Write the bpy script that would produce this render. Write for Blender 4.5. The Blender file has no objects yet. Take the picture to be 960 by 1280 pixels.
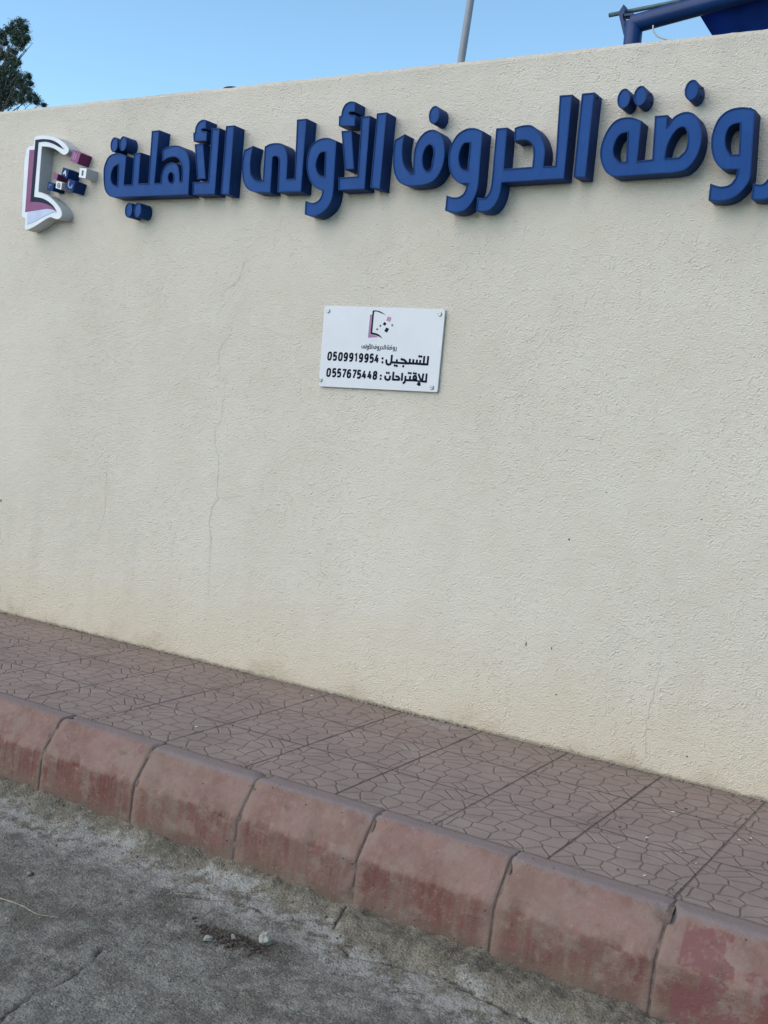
import bpy, bmesh, math, random
from mathutils import Vector, Matrix, noise
from mathutils.geometry import tessellate_polygon

random.seed(7)
scene = bpy.context.scene
COL = scene.collection

# ------------------------------------------------------------------ camera
# X runs along the wall, Y goes into it, Z is up; pavement top is Z = 0
cam = bpy.data.cameras.new("camera")
cam_o = bpy.data.objects.new("camera", cam)
COL.objects.link(cam_o)
RX = [[0.844504, 0.528486, 0.086697], [0.117234, -0.024468, -0.992803], [-0.522561, 0.848589, -0.08262]]
cam_o.matrix_world = Matrix((
    (RX[0][0], -RX[1][0], -RX[2][0], 0.00000),
    (RX[0][1], -RX[1][1], -RX[2][1], -4.75182),
    (RX[0][2], -RX[1][2], -RX[2][2], 1.45000),
    (0, 0, 0, 1)))
cam.sensor_fit = 'AUTO'
cam.sensor_width = 36.0
cam.lens = 38.93
cam.clip_end = 2000
scene.camera = cam_o

# ------------------------------------------------------------------ sky, sun, exposure
SUN_EL, SUN_AZ = 40.0, -145.0          # azimuth clockwise from +Y
world = bpy.data.worlds.new("World")
scene.world = world
world.use_nodes = True
wn, wl = world.node_tree.nodes, world.node_tree.links
sky = wn.new('ShaderNodeTexSky')
sky.sky_type = 'NISHITA'
sky.sun_disc = False
sky.sun_elevation = math.radians(SUN_EL)
sky.sun_rotation = math.radians(SUN_AZ)
sky.altitude = 0
sky.air_density = 0.85
sky.dust_density = 0.0
sky.ozone_density = 3.0
haze = wn.new('ShaderNodeMix')                 # slightly dusty, greener blue of the desert sky
haze.data_type = 'RGBA'; haze.blend_type = 'MULTIPLY'
haze.inputs[0].default_value = 1.0
haze.inputs[7].default_value = (.97, 1.05, .92, 1)
wl.new(sky.outputs[0], haze.inputs[6])
wl.new(haze.outputs[2], wn['Background'].inputs[0])
wn['Background'].inputs[1].default_value = 0.13

sun = bpy.data.lights.new("sun", 'SUN')
sun.energy = 1.4
sun.angle = math.radians(75)
sun.color = (1.0, 0.86, 0.73)
sun_o = bpy.data.objects.new("sun", sun)
COL.objects.link(sun_o)
e, a = math.radians(SUN_EL), math.radians(SUN_AZ)
sd = Vector((math.cos(e)*math.sin(a), math.cos(e)*math.cos(a), math.sin(e)))
sun_o.rotation_euler = sd.to_track_quat('Z', 'Y').to_euler()
sun_o.location = (-4, -6, 8)

scene.view_settings.view_transform = 'Standard'
scene.view_settings.look = 'None'
scene.view_settings.exposure = 1.03
scene.view_settings.gamma = 1.0
scene.view_settings.use_curve_mapping = False

# ------------------------------------------------------------------ helpers
def link(name, verts, faces, mat=None, parent=None, smooth=False):
    me = bpy.data.meshes.new(name)
    me.from_pydata(verts, [], faces)
    me.update()
    if smooth:
        me.polygons.foreach_set('use_smooth', [True]*len(me.polygons))
    o = bpy.data.objects.new(name, me)
    COL.objects.link(o)
    if mat: me.materials.append(mat)
    if parent: o.parent = parent
    return o

def tag(o, label=None, cat=None, group=None, kind=None):
    if label: o["label"] = label
    if cat: o["category"] = cat
    if group: o["group"] = group
    if kind: o["kind"] = kind
    return o

def empty(name, loc=(0, 0, 0)):
    o = bpy.data.objects.new(name, None)
    o.empty_display_size = 0.1
    COL.objects.link(o)
    o.location = loc
    return o

class MB:
    """collects simple shapes into one mesh"""
    def __init__(s): s.v, s.f = [], []
    def add(s, v, f):
        n = len(s.v); s.v += [tuple(p) for p in v]; s.f += [tuple(i+n for i in q) for q in f]
    def box(s, x0, x1, y0, y1, z0, z1):
        s.add([(x0,y0,z0),(x1,y0,z0),(x1,y1,z0),(x0,y1,z0),(x0,y0,z1),(x1,y0,z1),(x1,y1,z1),(x0,y1,z1)],
              [(0,3,2,1),(4,5,6,7),(0,1,5,4),(1,2,6,5),(2,3,7,6),(3,0,4,7)])
    def tube(s, pts, r, n=16, cap=True):
        pts = [Vector(p) for p in pts]
        rs = r if isinstance(r, (list, tuple)) else [r]*len(pts)
        base = len(s.v); up = None
        for i, p in enumerate(pts):
            d = (pts[min(i+1, len(pts)-1)] - pts[max(i-1, 0)]).normalized()
            if up is None: up = Vector((0,1,0)) if abs(d.z) > .7 else Vector((0,0,1))
            u = d.cross(up).normalized(); w = u.cross(d).normalized(); up = w
            for k in range(n):
                t = 2*math.pi*k/n
                q = p + (u*math.cos(t) + w*math.sin(t))*rs[i]
                s.v.append(tuple(q))
        for i in range(len(pts)-1):
            for k in range(n):
                a0, b0 = base+i*n+k, base+i*n+(k+1) % n
                s.f.append((a0, b0, b0+n, a0+n))
        if cap:
            s.f.append(tuple(base+k for k in range(n))[::-1])
            s.f.append(tuple(base+(len(pts)-1)*n+k for k in range(n)))
    def build(s, name, mat, parent=None, smooth=False):
        o = link(name, s.v, s.f, mat, parent, smooth)
        bm = bmesh.new(); bm.from_mesh(o.data)
        bmesh.ops.recalc_face_normals(bm, faces=bm.faces)
        bm.to_mesh(o.data); bm.free()
        return o

def soft_edges(o, width, seg=2, angle=35):
    m = o.modifiers.new("bevel", 'BEVEL')
    m.width = width; m.segments = seg
    m.limit_method = 'ANGLE'; m.angle_limit = math.radians(angle)

# ------------------------------------------------------------------ material helpers
class N:
    def __init__(s, name):
        s.m = bpy.data.materials.new(name); s.m.use_nodes = True
        s.t = s.m.node_tree; s.b = s.t.nodes['Principled BSDF']
    def new(s, kind, ins=None, **kw):
        n = s.t.nodes.new(kind)
        for k, v in kw.items(): setattr(n, k, v)
        for k, v in (ins or {}).items():
            if hasattr(v, 'is_output'): s.t.links.new(v, n.inputs[k])
            else: n.inputs[k].default_value = v
        return n
    def set(s, **kw):
        for k, v in kw.items():
            k = {'base': 'Base Color', 'rough': 'Roughness', 'metal': 'Metallic', 'normal': 'Normal', 'spec': 'Specular IOR Level', 'coat': 'Coat Weight'}[k]
            if hasattr(v, 'is_output'): s.t.links.new(v, s.b.inputs[k])
            else: s.b.inputs[k].default_value = v
    def pos(s):
        return s.new('ShaderNodeTexCoord').outputs['Object']
    def noise(s, vec, scale, detail=4, rough=.55, dist=0.0, out='Fac'):
        return s.new('ShaderNodeTexNoise', {'Vector': vec, 'Scale': scale, 'Detail': detail, 'Roughness': rough, 'Distortion': dist}).outputs[out]
    def math(s, op, a, b=0.0, c=None, clamp=False):
        n = s.new('ShaderNodeMath', operation=op, use_clamp=clamp)
        for i, v in enumerate((a, b) if c is None else (a, b, c)):
            if hasattr(v, 'is_output'): s.t.links.new(v, n.inputs[i])
            else: n.inputs[i].default_value = v
        return n.outputs[0]
    def ramp(s, v, lo, hi, a=0.0, b=1.0):
        return s.new('ShaderNodeMapRange', {'Value': v, 'From Min': lo, 'From Max': hi, 'To Min': a, 'To Max': b}, interpolation_type='SMOOTHSTEP').outputs[0]
    def mix(s, f, a, b, blend='MIX'):
        n = s.new('ShaderNodeMix', data_type='RGBA', blend_type=blend, clamp_factor=True)
        for i, v in ((0, f), (6, a), (7, b)):
            if hasattr(v, 'is_output'): s.t.links.new(v, n.inputs[i])
            else: n.inputs[i].default_value = (*v, 1.0) if isinstance(v, tuple) and len(v) == 3 else v
        return n.outputs[2]
    def scale(s, vec, sc, loc=(0, 0, 0)):
        return s.new('ShaderNodeMapping', {'Vector': vec, 'Scale': sc, 'Location': loc}).outputs[0]
    def sep(s, vec):
        return s.new('ShaderNodeSeparateXYZ', {'Vector': vec}).outputs
    def bump(s, h, dist, strength=1.0, normal=None):
        ins = {'Height': h, 'Distance': dist, 'Strength': strength}
        if normal is not None: ins['Normal'] = normal
        return s.new('ShaderNodeBump', ins).outputs[0]

def plain(name, col, rough=.5, metal=0.0, var=0.0, vs=30, spec=.5, bump=0.0):
    n = N(name); p = n.pos()
    if var:
        f = n.ramp(n.noise(p, vs, 5), .3, .7)
        n.set(base=n.mix(f, tuple(c*(1-var) for c in col), tuple(min(1, c*(1+var)) for c in col)))
    else:
        n.set(base=(*col, 1))
    if bump: n.set(normal=n.bump(n.noise(p, vs*3, 4), bump))
    n.set(rough=rough, metal=metal, spec=spec)
    return n.m

# outlines measured in metres on the wall (X, Z)
DATA = {}
DATA['L'] = {
 'hlya': [[[-4.9851,2.7139],[-4.9865,2.7265],[-4.9878,2.7397],[-4.9884,2.7529],[-4.9874,2.7655],[-4.985,2.7768],[-4.9815,2.7877],[-4.977,2.7982],[-4.9717,2.8076],[-4.9663,2.8156],[-4.9603,2.8229],[-4.9534,2.8295],[-4.9458,2.8349],[-4.9361,2.8395],[-4.9252,2.8428],[-4.9138,2.845],[-4.9023,2.8463],[-4.8903,2.8466],[-4.878,2.8458],[-4.8657,2.844],[-4.8537,2.8416],[-4.8427,2.8383],[-4.832,2.8342],[-4.8214,2.8297],[-4.8108,2.8253],[-4.8149,2.6641],[-4.7537,2.663],[-4.7518,2.8364],[-4.6981,2.8398],[-4.6998,2.6666],[-4.6343,2.6653],[-4.6258,2.6649],[-4.6247,2.9555],[-4.5667,2.9564],[-4.5757,2.6642],[-4.5306,2.6636],[-4.5305,2.6758],[-4.5308,2.6881],[-4.5304,2.7003],[-4.5283,2.7121],[-4.5244,2.7246],[-4.5192,2.7372],[-4.5124,2.7487],[-4.5039,2.7578],[-4.4925,2.7647],[-4.4787,2.7697],[-4.4644,2.7725],[-4.4512,2.773],[-4.4405,2.7713],[-4.43,2.7678],[-4.4204,2.7627],[-4.4123,2.7564],[-4.4059,2.7484],[-4.401,2.7388],[-4.3971,2.7282],[-4.3937,2.7174],[-4.3908,2.7054],[-4.389,2.6927],[-4.3876,2.6797],[-4.3859,2.6669],[-4.3741,2.6676],[-4.3749,2.6858],[-4.3754,2.7044],[-4.3765,2.7223],[-4.3794,2.7386],[-4.3832,2.7505],[-4.3879,2.7616],[-4.3935,2.7717],[-4.3997,2.7803],[-4.4054,2.7864],[-4.4117,2.7915],[-4.4183,2.7958],[-4.4253,2.799],[-4.4324,2.8012],[-4.4399,2.8023],[-4.4477,2.8027],[-4.4555,2.8027],[-4.4642,2.8023],[-4.4731,2.8013],[-4.4821,2.7996],[-4.491,2.7973],[-4.5005,2.7938],[-4.5099,2.7894],[-4.5193,2.7845],[-4.5287,2.7799],[-4.5348,2.8446],[-4.525,2.8488],[-4.5153,2.8533],[-4.5054,2.8574],[-4.4948,2.8606],[-4.4815,2.8631],[-4.4673,2.8648],[-4.453,2.8655],[-4.439,2.8652],[-4.4263,2.864],[-4.4136,2.8619],[-4.4013,2.8587],[-4.3897,2.8543],[-4.3788,2.8486],[-4.3683,2.8417],[-4.3586,2.8337],[-4.3501,2.8251],[-4.3431,2.8161],[-4.3372,2.8062],[-4.3322,2.7958],[-4.3279,2.785],[-4.3245,2.7733],[-4.3221,2.7609],[-4.3202,2.7483],[-4.318,2.7359],[-4.3151,2.5909],[-4.6725,2.5923],[-4.8869,2.5933],[-4.8975,2.5956],[-4.9082,2.5977],[-4.9187,2.6003],[-4.9285,2.6042],[-4.9379,2.6099],[-4.9469,2.6167],[-4.9551,2.6244],[-4.9621,2.6328],[-4.9677,2.6421],[-4.9722,2.6523],[-4.9759,2.663],[-4.9789,2.6735],[-4.9813,2.6834],[-4.9829,2.6933],[-4.9841,2.7034]],[[-4.8744,2.7792],[-4.8819,2.7769],[-4.8895,2.7749],[-4.8968,2.7724],[-4.9032,2.7686],[-4.9088,2.7628],[-4.9137,2.7556],[-4.9177,2.7478],[-4.9207,2.7398],[-4.9228,2.7315],[-4.9238,2.7228],[-4.924,2.714],[-4.9232,2.7057],[-4.9217,2.6982],[-4.9193,2.6907],[-4.9163,2.6838],[-4.9126,2.6779],[-4.9089,2.6738],[-4.9047,2.6702],[-4.9001,2.6673],[-4.8952,2.6647],[-4.8894,2.6627],[-4.8832,2.6615],[-4.8768,2.6604],[-4.8705,2.6593]],[[-4.4587,2.7185],[-4.4624,2.7171],[-4.4661,2.7144],[-4.4694,2.7108],[-4.4719,2.707],[-4.4737,2.7027],[-4.4747,2.6979],[-4.475,2.6929],[-4.4746,2.6879],[-4.4731,2.6819],[-4.4705,2.6756],[-4.4672,2.6698],[-4.4635,2.6655],[-4.4602,2.6632],[-4.4566,2.6615],[-4.4529,2.6605],[-4.4495,2.6606],[-4.4463,2.6618],[-4.4432,2.6639],[-4.4404,2.6668],[-4.4384,2.67],[-4.437,2.6747],[-4.4366,2.6804],[-4.4368,2.6863],[-4.4375,2.6919],[-4.4383,2.6972],[-4.4395,2.7025],[-4.4413,2.7074],[-4.4438,2.7113],[-4.447,2.7142],[-4.4509,2.7167],[-4.4549,2.7182]]],
 'lam_foot_left': [[[-4.2902,2.6589],[-4.1794,2.6574],[-4.1804,2.9416],[-4.1221,2.9395],[-4.1234,2.5875],[-4.2836,2.5899]]],
 'slant_left': [[[-4.2953,2.8643],[-4.2337,2.8636],[-4.1966,2.6726],[-4.2587,2.6723]]],
 'hamza_left': [[[-4.3055,2.8794],[-4.312,2.9245],[-4.3006,2.9271],[-4.3003,2.9336],[-4.3002,2.9402],[-4.2997,2.9468],[-4.2981,2.9532],[-4.2946,2.9611],[-4.2898,2.9691],[-4.2841,2.9766],[-4.2777,2.9825],[-4.2705,2.9867],[-4.2624,2.9898],[-4.254,2.9918],[-4.2462,2.9927],[-4.2401,2.9925],[-4.2343,2.9914],[-4.2286,2.9899],[-4.2228,2.9885],[-4.2226,2.9415],[-4.2451,2.944],[-4.2539,2.9381],[-4.2446,2.9311],[-4.2112,2.928],[-4.2112,2.8757]]],
 'alef_left': [[[-4.0801,2.948],[-4.0223,2.948],[-4.0221,2.5821],[-4.0823,2.5872]]],
 'la': [[[-3.9424,2.8134],[-3.8816,2.8326],[-3.8844,2.8137],[-3.8874,2.7946],[-3.8899,2.776],[-3.8913,2.7587],[-3.8913,2.7459],[-3.8908,2.7339],[-3.8897,2.7224],[-3.888,2.7116],[-3.8865,2.703],[-3.8849,2.6949],[-3.8825,2.6872],[-3.8788,2.6799],[-3.8727,2.6717],[-3.865,2.6637],[-3.8563,2.6568],[-3.8469,2.6515],[-3.836,2.6486],[-3.824,2.6477],[-3.8115,2.6476],[-3.7993,2.6471],[-3.8034,2.8242],[-3.7947,2.8276],[-3.7862,2.8311],[-3.7774,2.8343],[-3.768,2.8367],[-3.7561,2.8383],[-3.7432,2.839],[-3.7304,2.8389],[-3.7186,2.8381],[-3.71,2.8372],[-3.7019,2.8359],[-3.6942,2.8339],[-3.687,2.8307],[-3.6798,2.8254],[-3.673,2.8186],[-3.6668,2.8109],[-3.6614,2.8028],[-3.6565,2.7939],[-3.6525,2.7846],[-3.6492,2.7742],[-3.6463,2.7622],[-3.6434,2.7384],[-3.6422,2.7101],[-3.6419,2.6799],[-3.6411,2.6507],[-3.5905,2.6508],[-3.6043,2.95],[-3.5424,2.951],[-3.5405,2.5814],[-3.6961,2.5845],[-3.7022,2.7394],[-3.7037,2.7451],[-3.7049,2.751],[-3.7065,2.7566],[-3.709,2.7612],[-3.7123,2.7646],[-3.7163,2.7675],[-3.7207,2.7696],[-3.7251,2.7707],[-3.7297,2.7706],[-3.7346,2.7693],[-3.7396,2.7676],[-3.7445,2.766],[-3.7409,2.5824],[-3.8509,2.5891],[-3.8637,2.5935],[-3.8768,2.5974],[-3.8893,2.6021],[-3.9004,2.6086],[-3.9099,2.6173],[-3.9183,2.6276],[-3.9257,2.6389],[-3.9319,2.6506],[-3.937,2.6631],[-3.9408,2.6763],[-3.9437,2.6899],[-3.946,2.7037],[-3.9477,2.7179],[-3.9484,2.7325],[-3.9486,2.7471],[-3.9482,2.7614],[-3.9473,2.7746],[-3.9458,2.7876],[-3.944,2.8005]]],
 'waw_mid': [[[-3.509,2.5343],[-3.4968,2.531],[-3.4846,2.5273],[-3.4726,2.5243],[-3.4615,2.5233],[-3.4531,2.524],[-3.4451,2.5257],[-3.4376,2.5284],[-3.4309,2.532],[-3.4249,2.5367],[-3.4195,2.5425],[-3.4149,2.5489],[-3.4113,2.5555],[-3.4091,2.562],[-3.4081,2.5689],[-3.4074,2.576],[-3.4065,2.5829],[-3.4185,2.5867],[-3.4307,2.5903],[-3.4425,2.5943],[-3.4534,2.5996],[-3.4631,2.6062],[-3.4722,2.6137],[-3.4806,2.6221],[-3.4881,2.6311],[-3.4949,2.6412],[-3.5008,2.6521],[-3.506,2.6634],[-3.5103,2.6749],[-3.5138,2.686],[-3.5166,2.6972],[-3.5187,2.7088],[-3.52,2.7207],[-3.5208,2.735],[-3.5208,2.75],[-3.5196,2.7648],[-3.5169,2.7785],[-3.513,2.7898],[-3.5081,2.8005],[-3.5019,2.8103],[-3.4943,2.819],[-3.4842,2.8272],[-3.4723,2.8342],[-3.4595,2.8398],[-3.4465,2.8438],[-3.4337,2.8462],[-3.4203,2.8469],[-3.4069,2.8464],[-3.3937,2.8448],[-3.3809,2.8417],[-3.3683,2.8373],[-3.3558,2.8322],[-3.3432,2.8275],[-3.3375,2.5881],[-3.3383,2.5755],[-3.3388,2.5628],[-3.3399,2.5503],[-3.3424,2.5384],[-3.3464,2.5271],[-3.3516,2.5162],[-3.3578,2.5058],[-3.3648,2.4965],[-3.3724,2.4887],[-3.381,2.4817],[-3.3902,2.4754],[-3.3995,2.4698],[-3.4087,2.4647],[-3.4181,2.46],[-3.428,2.4563],[-3.4388,2.4541],[-3.4543,2.4543],[-3.4714,2.4573],[-3.4891,2.4613],[-3.5065,2.4647]],[[-3.4097,2.7755],[-3.4166,2.7753],[-3.4236,2.7755],[-3.4303,2.775],[-3.4363,2.7729],[-3.4419,2.7679],[-3.4468,2.761],[-3.4509,2.7532],[-3.4542,2.7452],[-3.4569,2.7369],[-3.4588,2.728],[-3.4597,2.719],[-3.4595,2.7104],[-3.4579,2.7023],[-3.4551,2.6943],[-3.4516,2.6867],[-3.4476,2.6798],[-3.4437,2.6741],[-3.4394,2.6688],[-3.4346,2.6642],[-3.4294,2.6605],[-3.4232,2.658],[-3.4164,2.6565],[-3.4094,2.6556],[-3.4025,2.6544]]],
 'lam_foot_mid': [[[-3.3118,2.6442],[-3.1986,2.6466],[-3.2043,2.9376],[-3.151,2.9383],[-3.1482,2.5805],[-3.3072,2.5806]]],
 'slant_mid': [[[-3.3187,2.8754],[-3.256,2.8735],[-3.2215,2.6824],[-3.279,2.682]]],
 'hamza_mid': [[[-3.3377,2.9003],[-3.3408,2.9483],[-3.3276,2.9513],[-3.327,2.9581],[-3.3266,2.9648],[-3.3258,2.9715],[-3.3242,2.9781],[-3.3216,2.9855],[-3.3182,2.9929],[-3.314,2.9998],[-3.3088,3.0055],[-3.3019,3.0102],[-3.2938,3.0139],[-3.2851,3.0165],[-3.2767,3.0178],[-3.269,3.0175],[-3.2614,3.0158],[-3.2537,3.0136],[-3.246,3.0116],[-3.2452,2.9628],[-3.2732,2.9657],[-3.2811,2.9604],[-3.2719,2.9529],[-3.2383,2.9477],[-3.2393,2.893]]],
 'alef_mid': [[[-3.1132,2.9482],[-3.0549,2.9485],[-3.0576,2.5774],[-3.1163,2.5872]]],
 'fa': [[[-2.9975,2.8117],[-2.9407,2.837],[-2.9425,2.8228],[-2.9444,2.8085],[-2.946,2.7943],[-2.9468,2.7802],[-2.9467,2.7667],[-2.9461,2.7533],[-2.9447,2.7402],[-2.9425,2.7275],[-2.9396,2.716],[-2.9361,2.7047],[-2.9316,2.6939],[-2.926,2.6838],[-2.9183,2.6741],[-2.9092,2.6652],[-2.8994,2.6566],[-2.8899,2.6479],[-2.8754,2.6492],[-2.8765,2.6645],[-2.8778,2.6799],[-2.8789,2.6951],[-2.8795,2.7102],[-2.8799,2.7241],[-2.8801,2.7379],[-2.8797,2.7514],[-2.8778,2.7646],[-2.8744,2.7775],[-2.87,2.7903],[-2.8643,2.8023],[-2.8576,2.8131],[-2.8499,2.8223],[-2.841,2.8306],[-2.8314,2.8377],[-2.8216,2.843],[-2.8124,2.8464],[-2.8027,2.8484],[-2.7929,2.8492],[-2.7835,2.8487],[-2.7747,2.8469],[-2.7661,2.8439],[-2.7579,2.8399],[-2.7502,2.8349],[-2.7424,2.8284],[-2.735,2.8207],[-2.7284,2.8121],[-2.7228,2.803],[-2.7183,2.7927],[-2.715,2.7816],[-2.7125,2.77],[-2.7105,2.758],[-2.7087,2.7444],[-2.7075,2.7301],[-2.7071,2.7158],[-2.7079,2.7019],[-2.7096,2.6893],[-2.7121,2.677],[-2.7157,2.665],[-2.7203,2.6534],[-2.7263,2.6418],[-2.7334,2.6303],[-2.7416,2.6198],[-2.7505,2.611],[-2.7594,2.6048],[-2.769,2.5999],[-2.7793,2.596],[-2.7901,2.5927],[-2.8031,2.5899],[-2.8169,2.5882],[-2.8312,2.5873],[-2.8453,2.5867],[-2.8596,2.5862],[-2.874,2.5861],[-2.8882,2.5868],[-2.902,2.5887],[-2.9147,2.5917],[-2.9272,2.5957],[-2.939,2.6008],[-2.9495,2.6072],[-2.9584,2.6151],[-2.9663,2.6244],[-2.9733,2.6347],[-2.9793,2.6454],[-2.9844,2.6572],[-2.9885,2.6699],[-2.9917,2.6831],[-2.9943,2.6965],[-2.9965,2.7106],[-2.9978,2.7251],[-2.9986,2.7397],[-2.9991,2.7543],[-2.9992,2.7686],[-2.9987,2.783],[-2.9981,2.7973]],[[-2.7955,2.7786],[-2.8008,2.7772],[-2.8064,2.7737],[-2.8117,2.7689],[-2.8162,2.7637],[-2.82,2.7572],[-2.8231,2.7497],[-2.8254,2.7417],[-2.827,2.7336],[-2.8279,2.7249],[-2.828,2.7159],[-2.8274,2.7068],[-2.8261,2.6981],[-2.8242,2.6901],[-2.8217,2.6822],[-2.8185,2.6748],[-2.8146,2.6683],[-2.8103,2.6631],[-2.8054,2.6583],[-2.8002,2.6547],[-2.7952,2.6533],[-2.7907,2.6547],[-2.786,2.658],[-2.7818,2.6626],[-2.7785,2.6677],[-2.7759,2.6756],[-2.7749,2.6853],[-2.7746,2.6955],[-2.7741,2.7051],[-2.773,2.7129],[-2.7719,2.7205],[-2.7711,2.728],[-2.7711,2.7355],[-2.772,2.7436],[-2.7734,2.752],[-2.7756,2.7599],[-2.7788,2.7664],[-2.7823,2.7708],[-2.7864,2.7747],[-2.791,2.7775]]],
 'waw_right': [[[-2.6769,2.5357],[-2.6693,2.5333],[-2.6616,2.5307],[-2.6539,2.5284],[-2.6462,2.5268],[-2.638,2.5258],[-2.6297,2.5253],[-2.6216,2.5255],[-2.6138,2.5268],[-2.6066,2.5289],[-2.5996,2.5319],[-2.5931,2.536],[-2.5875,2.5412],[-2.582,2.5505],[-2.578,2.5622],[-2.5746,2.5748],[-2.5709,2.587],[-2.5807,2.587],[-2.5905,2.5867],[-2.6002,2.5871],[-2.6096,2.5889],[-2.619,2.5926],[-2.6283,2.5976],[-2.6371,2.6038],[-2.6452,2.6107],[-2.6531,2.6189],[-2.6604,2.6282],[-2.6669,2.6384],[-2.6725,2.649],[-2.6773,2.6612],[-2.681,2.6742],[-2.6837,2.6876],[-2.6855,2.7009],[-2.6863,2.7138],[-2.6862,2.7268],[-2.6852,2.7397],[-2.6832,2.7519],[-2.6805,2.7628],[-2.677,2.7733],[-2.6726,2.7833],[-2.6675,2.7928],[-2.6617,2.8018],[-2.6551,2.8104],[-2.6478,2.8182],[-2.6397,2.825],[-2.6304,2.8307],[-2.6202,2.8355],[-2.6095,2.8392],[-2.5988,2.8418],[-2.5883,2.8433],[-2.5777,2.8436],[-2.567,2.843],[-2.5564,2.8415],[-2.5458,2.8385],[-2.5353,2.8343],[-2.5248,2.8296],[-2.5143,2.8252],[-2.5112,2.5916],[-2.5124,2.5802],[-2.5134,2.5688],[-2.5149,2.5574],[-2.5174,2.5459],[-2.5215,2.5328],[-2.5267,2.5194],[-2.5329,2.5065],[-2.54,2.4949],[-2.5475,2.4852],[-2.5558,2.4761],[-2.565,2.4683],[-2.5749,2.462],[-2.5857,2.4576],[-2.5975,2.4548],[-2.6098,2.4533],[-2.6222,2.4529],[-2.636,2.4543],[-2.6502,2.4574],[-2.6645,2.4612],[-2.6787,2.4646]],[[-2.5774,2.7748],[-2.5853,2.775],[-2.5934,2.7756],[-2.601,2.7754],[-2.6076,2.7733],[-2.6128,2.7688],[-2.6171,2.7625],[-2.6207,2.7552],[-2.6236,2.7478],[-2.626,2.7395],[-2.6276,2.7305],[-2.6284,2.7212],[-2.6284,2.712],[-2.6275,2.7023],[-2.6257,2.6924],[-2.6231,2.6829],[-2.6196,2.6745],[-2.6162,2.6687],[-2.6122,2.6633],[-2.6076,2.6588],[-2.6026,2.6553],[-2.5972,2.6532],[-2.5911,2.6522],[-2.5849,2.6517],[-2.5787,2.651]]],
 'lhr': [[[-2.4461,2.8332],[-2.3878,2.8336],[-2.3863,2.6467],[-2.2446,2.6503],[-2.2445,2.6671],[-2.2442,2.6843],[-2.2443,2.7008],[-2.2456,2.7154],[-2.2471,2.7244],[-2.2489,2.7326],[-2.2514,2.7402],[-2.2549,2.747],[-2.2593,2.753],[-2.2646,2.7585],[-2.2706,2.7633],[-2.2769,2.767],[-2.2839,2.7695],[-2.2914,2.7709],[-2.2993,2.7715],[-2.3074,2.7718],[-2.317,2.7715],[-2.327,2.7705],[-2.3372,2.7691],[-2.3473,2.7678],[-2.3513,2.8286],[-2.3472,2.8302],[-2.3432,2.8318],[-2.339,2.8334],[-2.3343,2.8347],[-2.326,2.8364],[-2.3165,2.8378],[-2.3066,2.8388],[-2.2971,2.839],[-2.2887,2.8389],[-2.2804,2.8383],[-2.2723,2.837],[-2.2642,2.8343],[-2.2546,2.8289],[-2.2449,2.8216],[-2.2357,2.8132],[-2.2274,2.8045],[-2.2202,2.7957],[-2.2137,2.7863],[-2.2079,2.7764],[-2.2026,2.7663],[-2.1978,2.7557],[-2.1936,2.7449],[-2.1901,2.7335],[-2.1875,2.7212],[-2.186,2.7046],[-2.1861,2.6867],[-2.1868,2.6682],[-2.1872,2.6499],[-2.1316,2.6501],[-2.143,2.9587],[-2.0821,2.9579],[-2.0817,2.5903],[-2.391,2.5844],[-2.3915,2.5725],[-2.3918,2.5607],[-2.3925,2.5489],[-2.3942,2.5372],[-2.3969,2.5253],[-2.4003,2.5132],[-2.4046,2.5017],[-2.4099,2.4913],[-2.4158,2.4827],[-2.4225,2.4747],[-2.43,2.4678],[-2.4379,2.4623],[-2.4462,2.4586],[-2.4551,2.4561],[-2.4643,2.4547],[-2.4736,2.454],[-2.4831,2.4546],[-2.4927,2.4563],[-2.5024,2.4585],[-2.5121,2.4605],[-2.5112,2.5217],[-2.502,2.5201],[-2.4927,2.518],[-2.4838,2.5168],[-2.4761,2.5175],[-2.4708,2.5198],[-2.4662,2.5233],[-2.462,2.5277],[-2.4584,2.5325],[-2.4546,2.5387],[-2.4515,2.5457],[-2.449,2.5534],[-2.4469,2.5618],[-2.4452,2.5742],[-2.4445,2.588],[-2.4443,2.6023],[-2.4439,2.6164]]],
 'alef_right': [[[-2.0372,2.9587],[-1.9768,2.9591],[-1.9795,2.5906],[-2.0382,2.5956]]],
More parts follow.
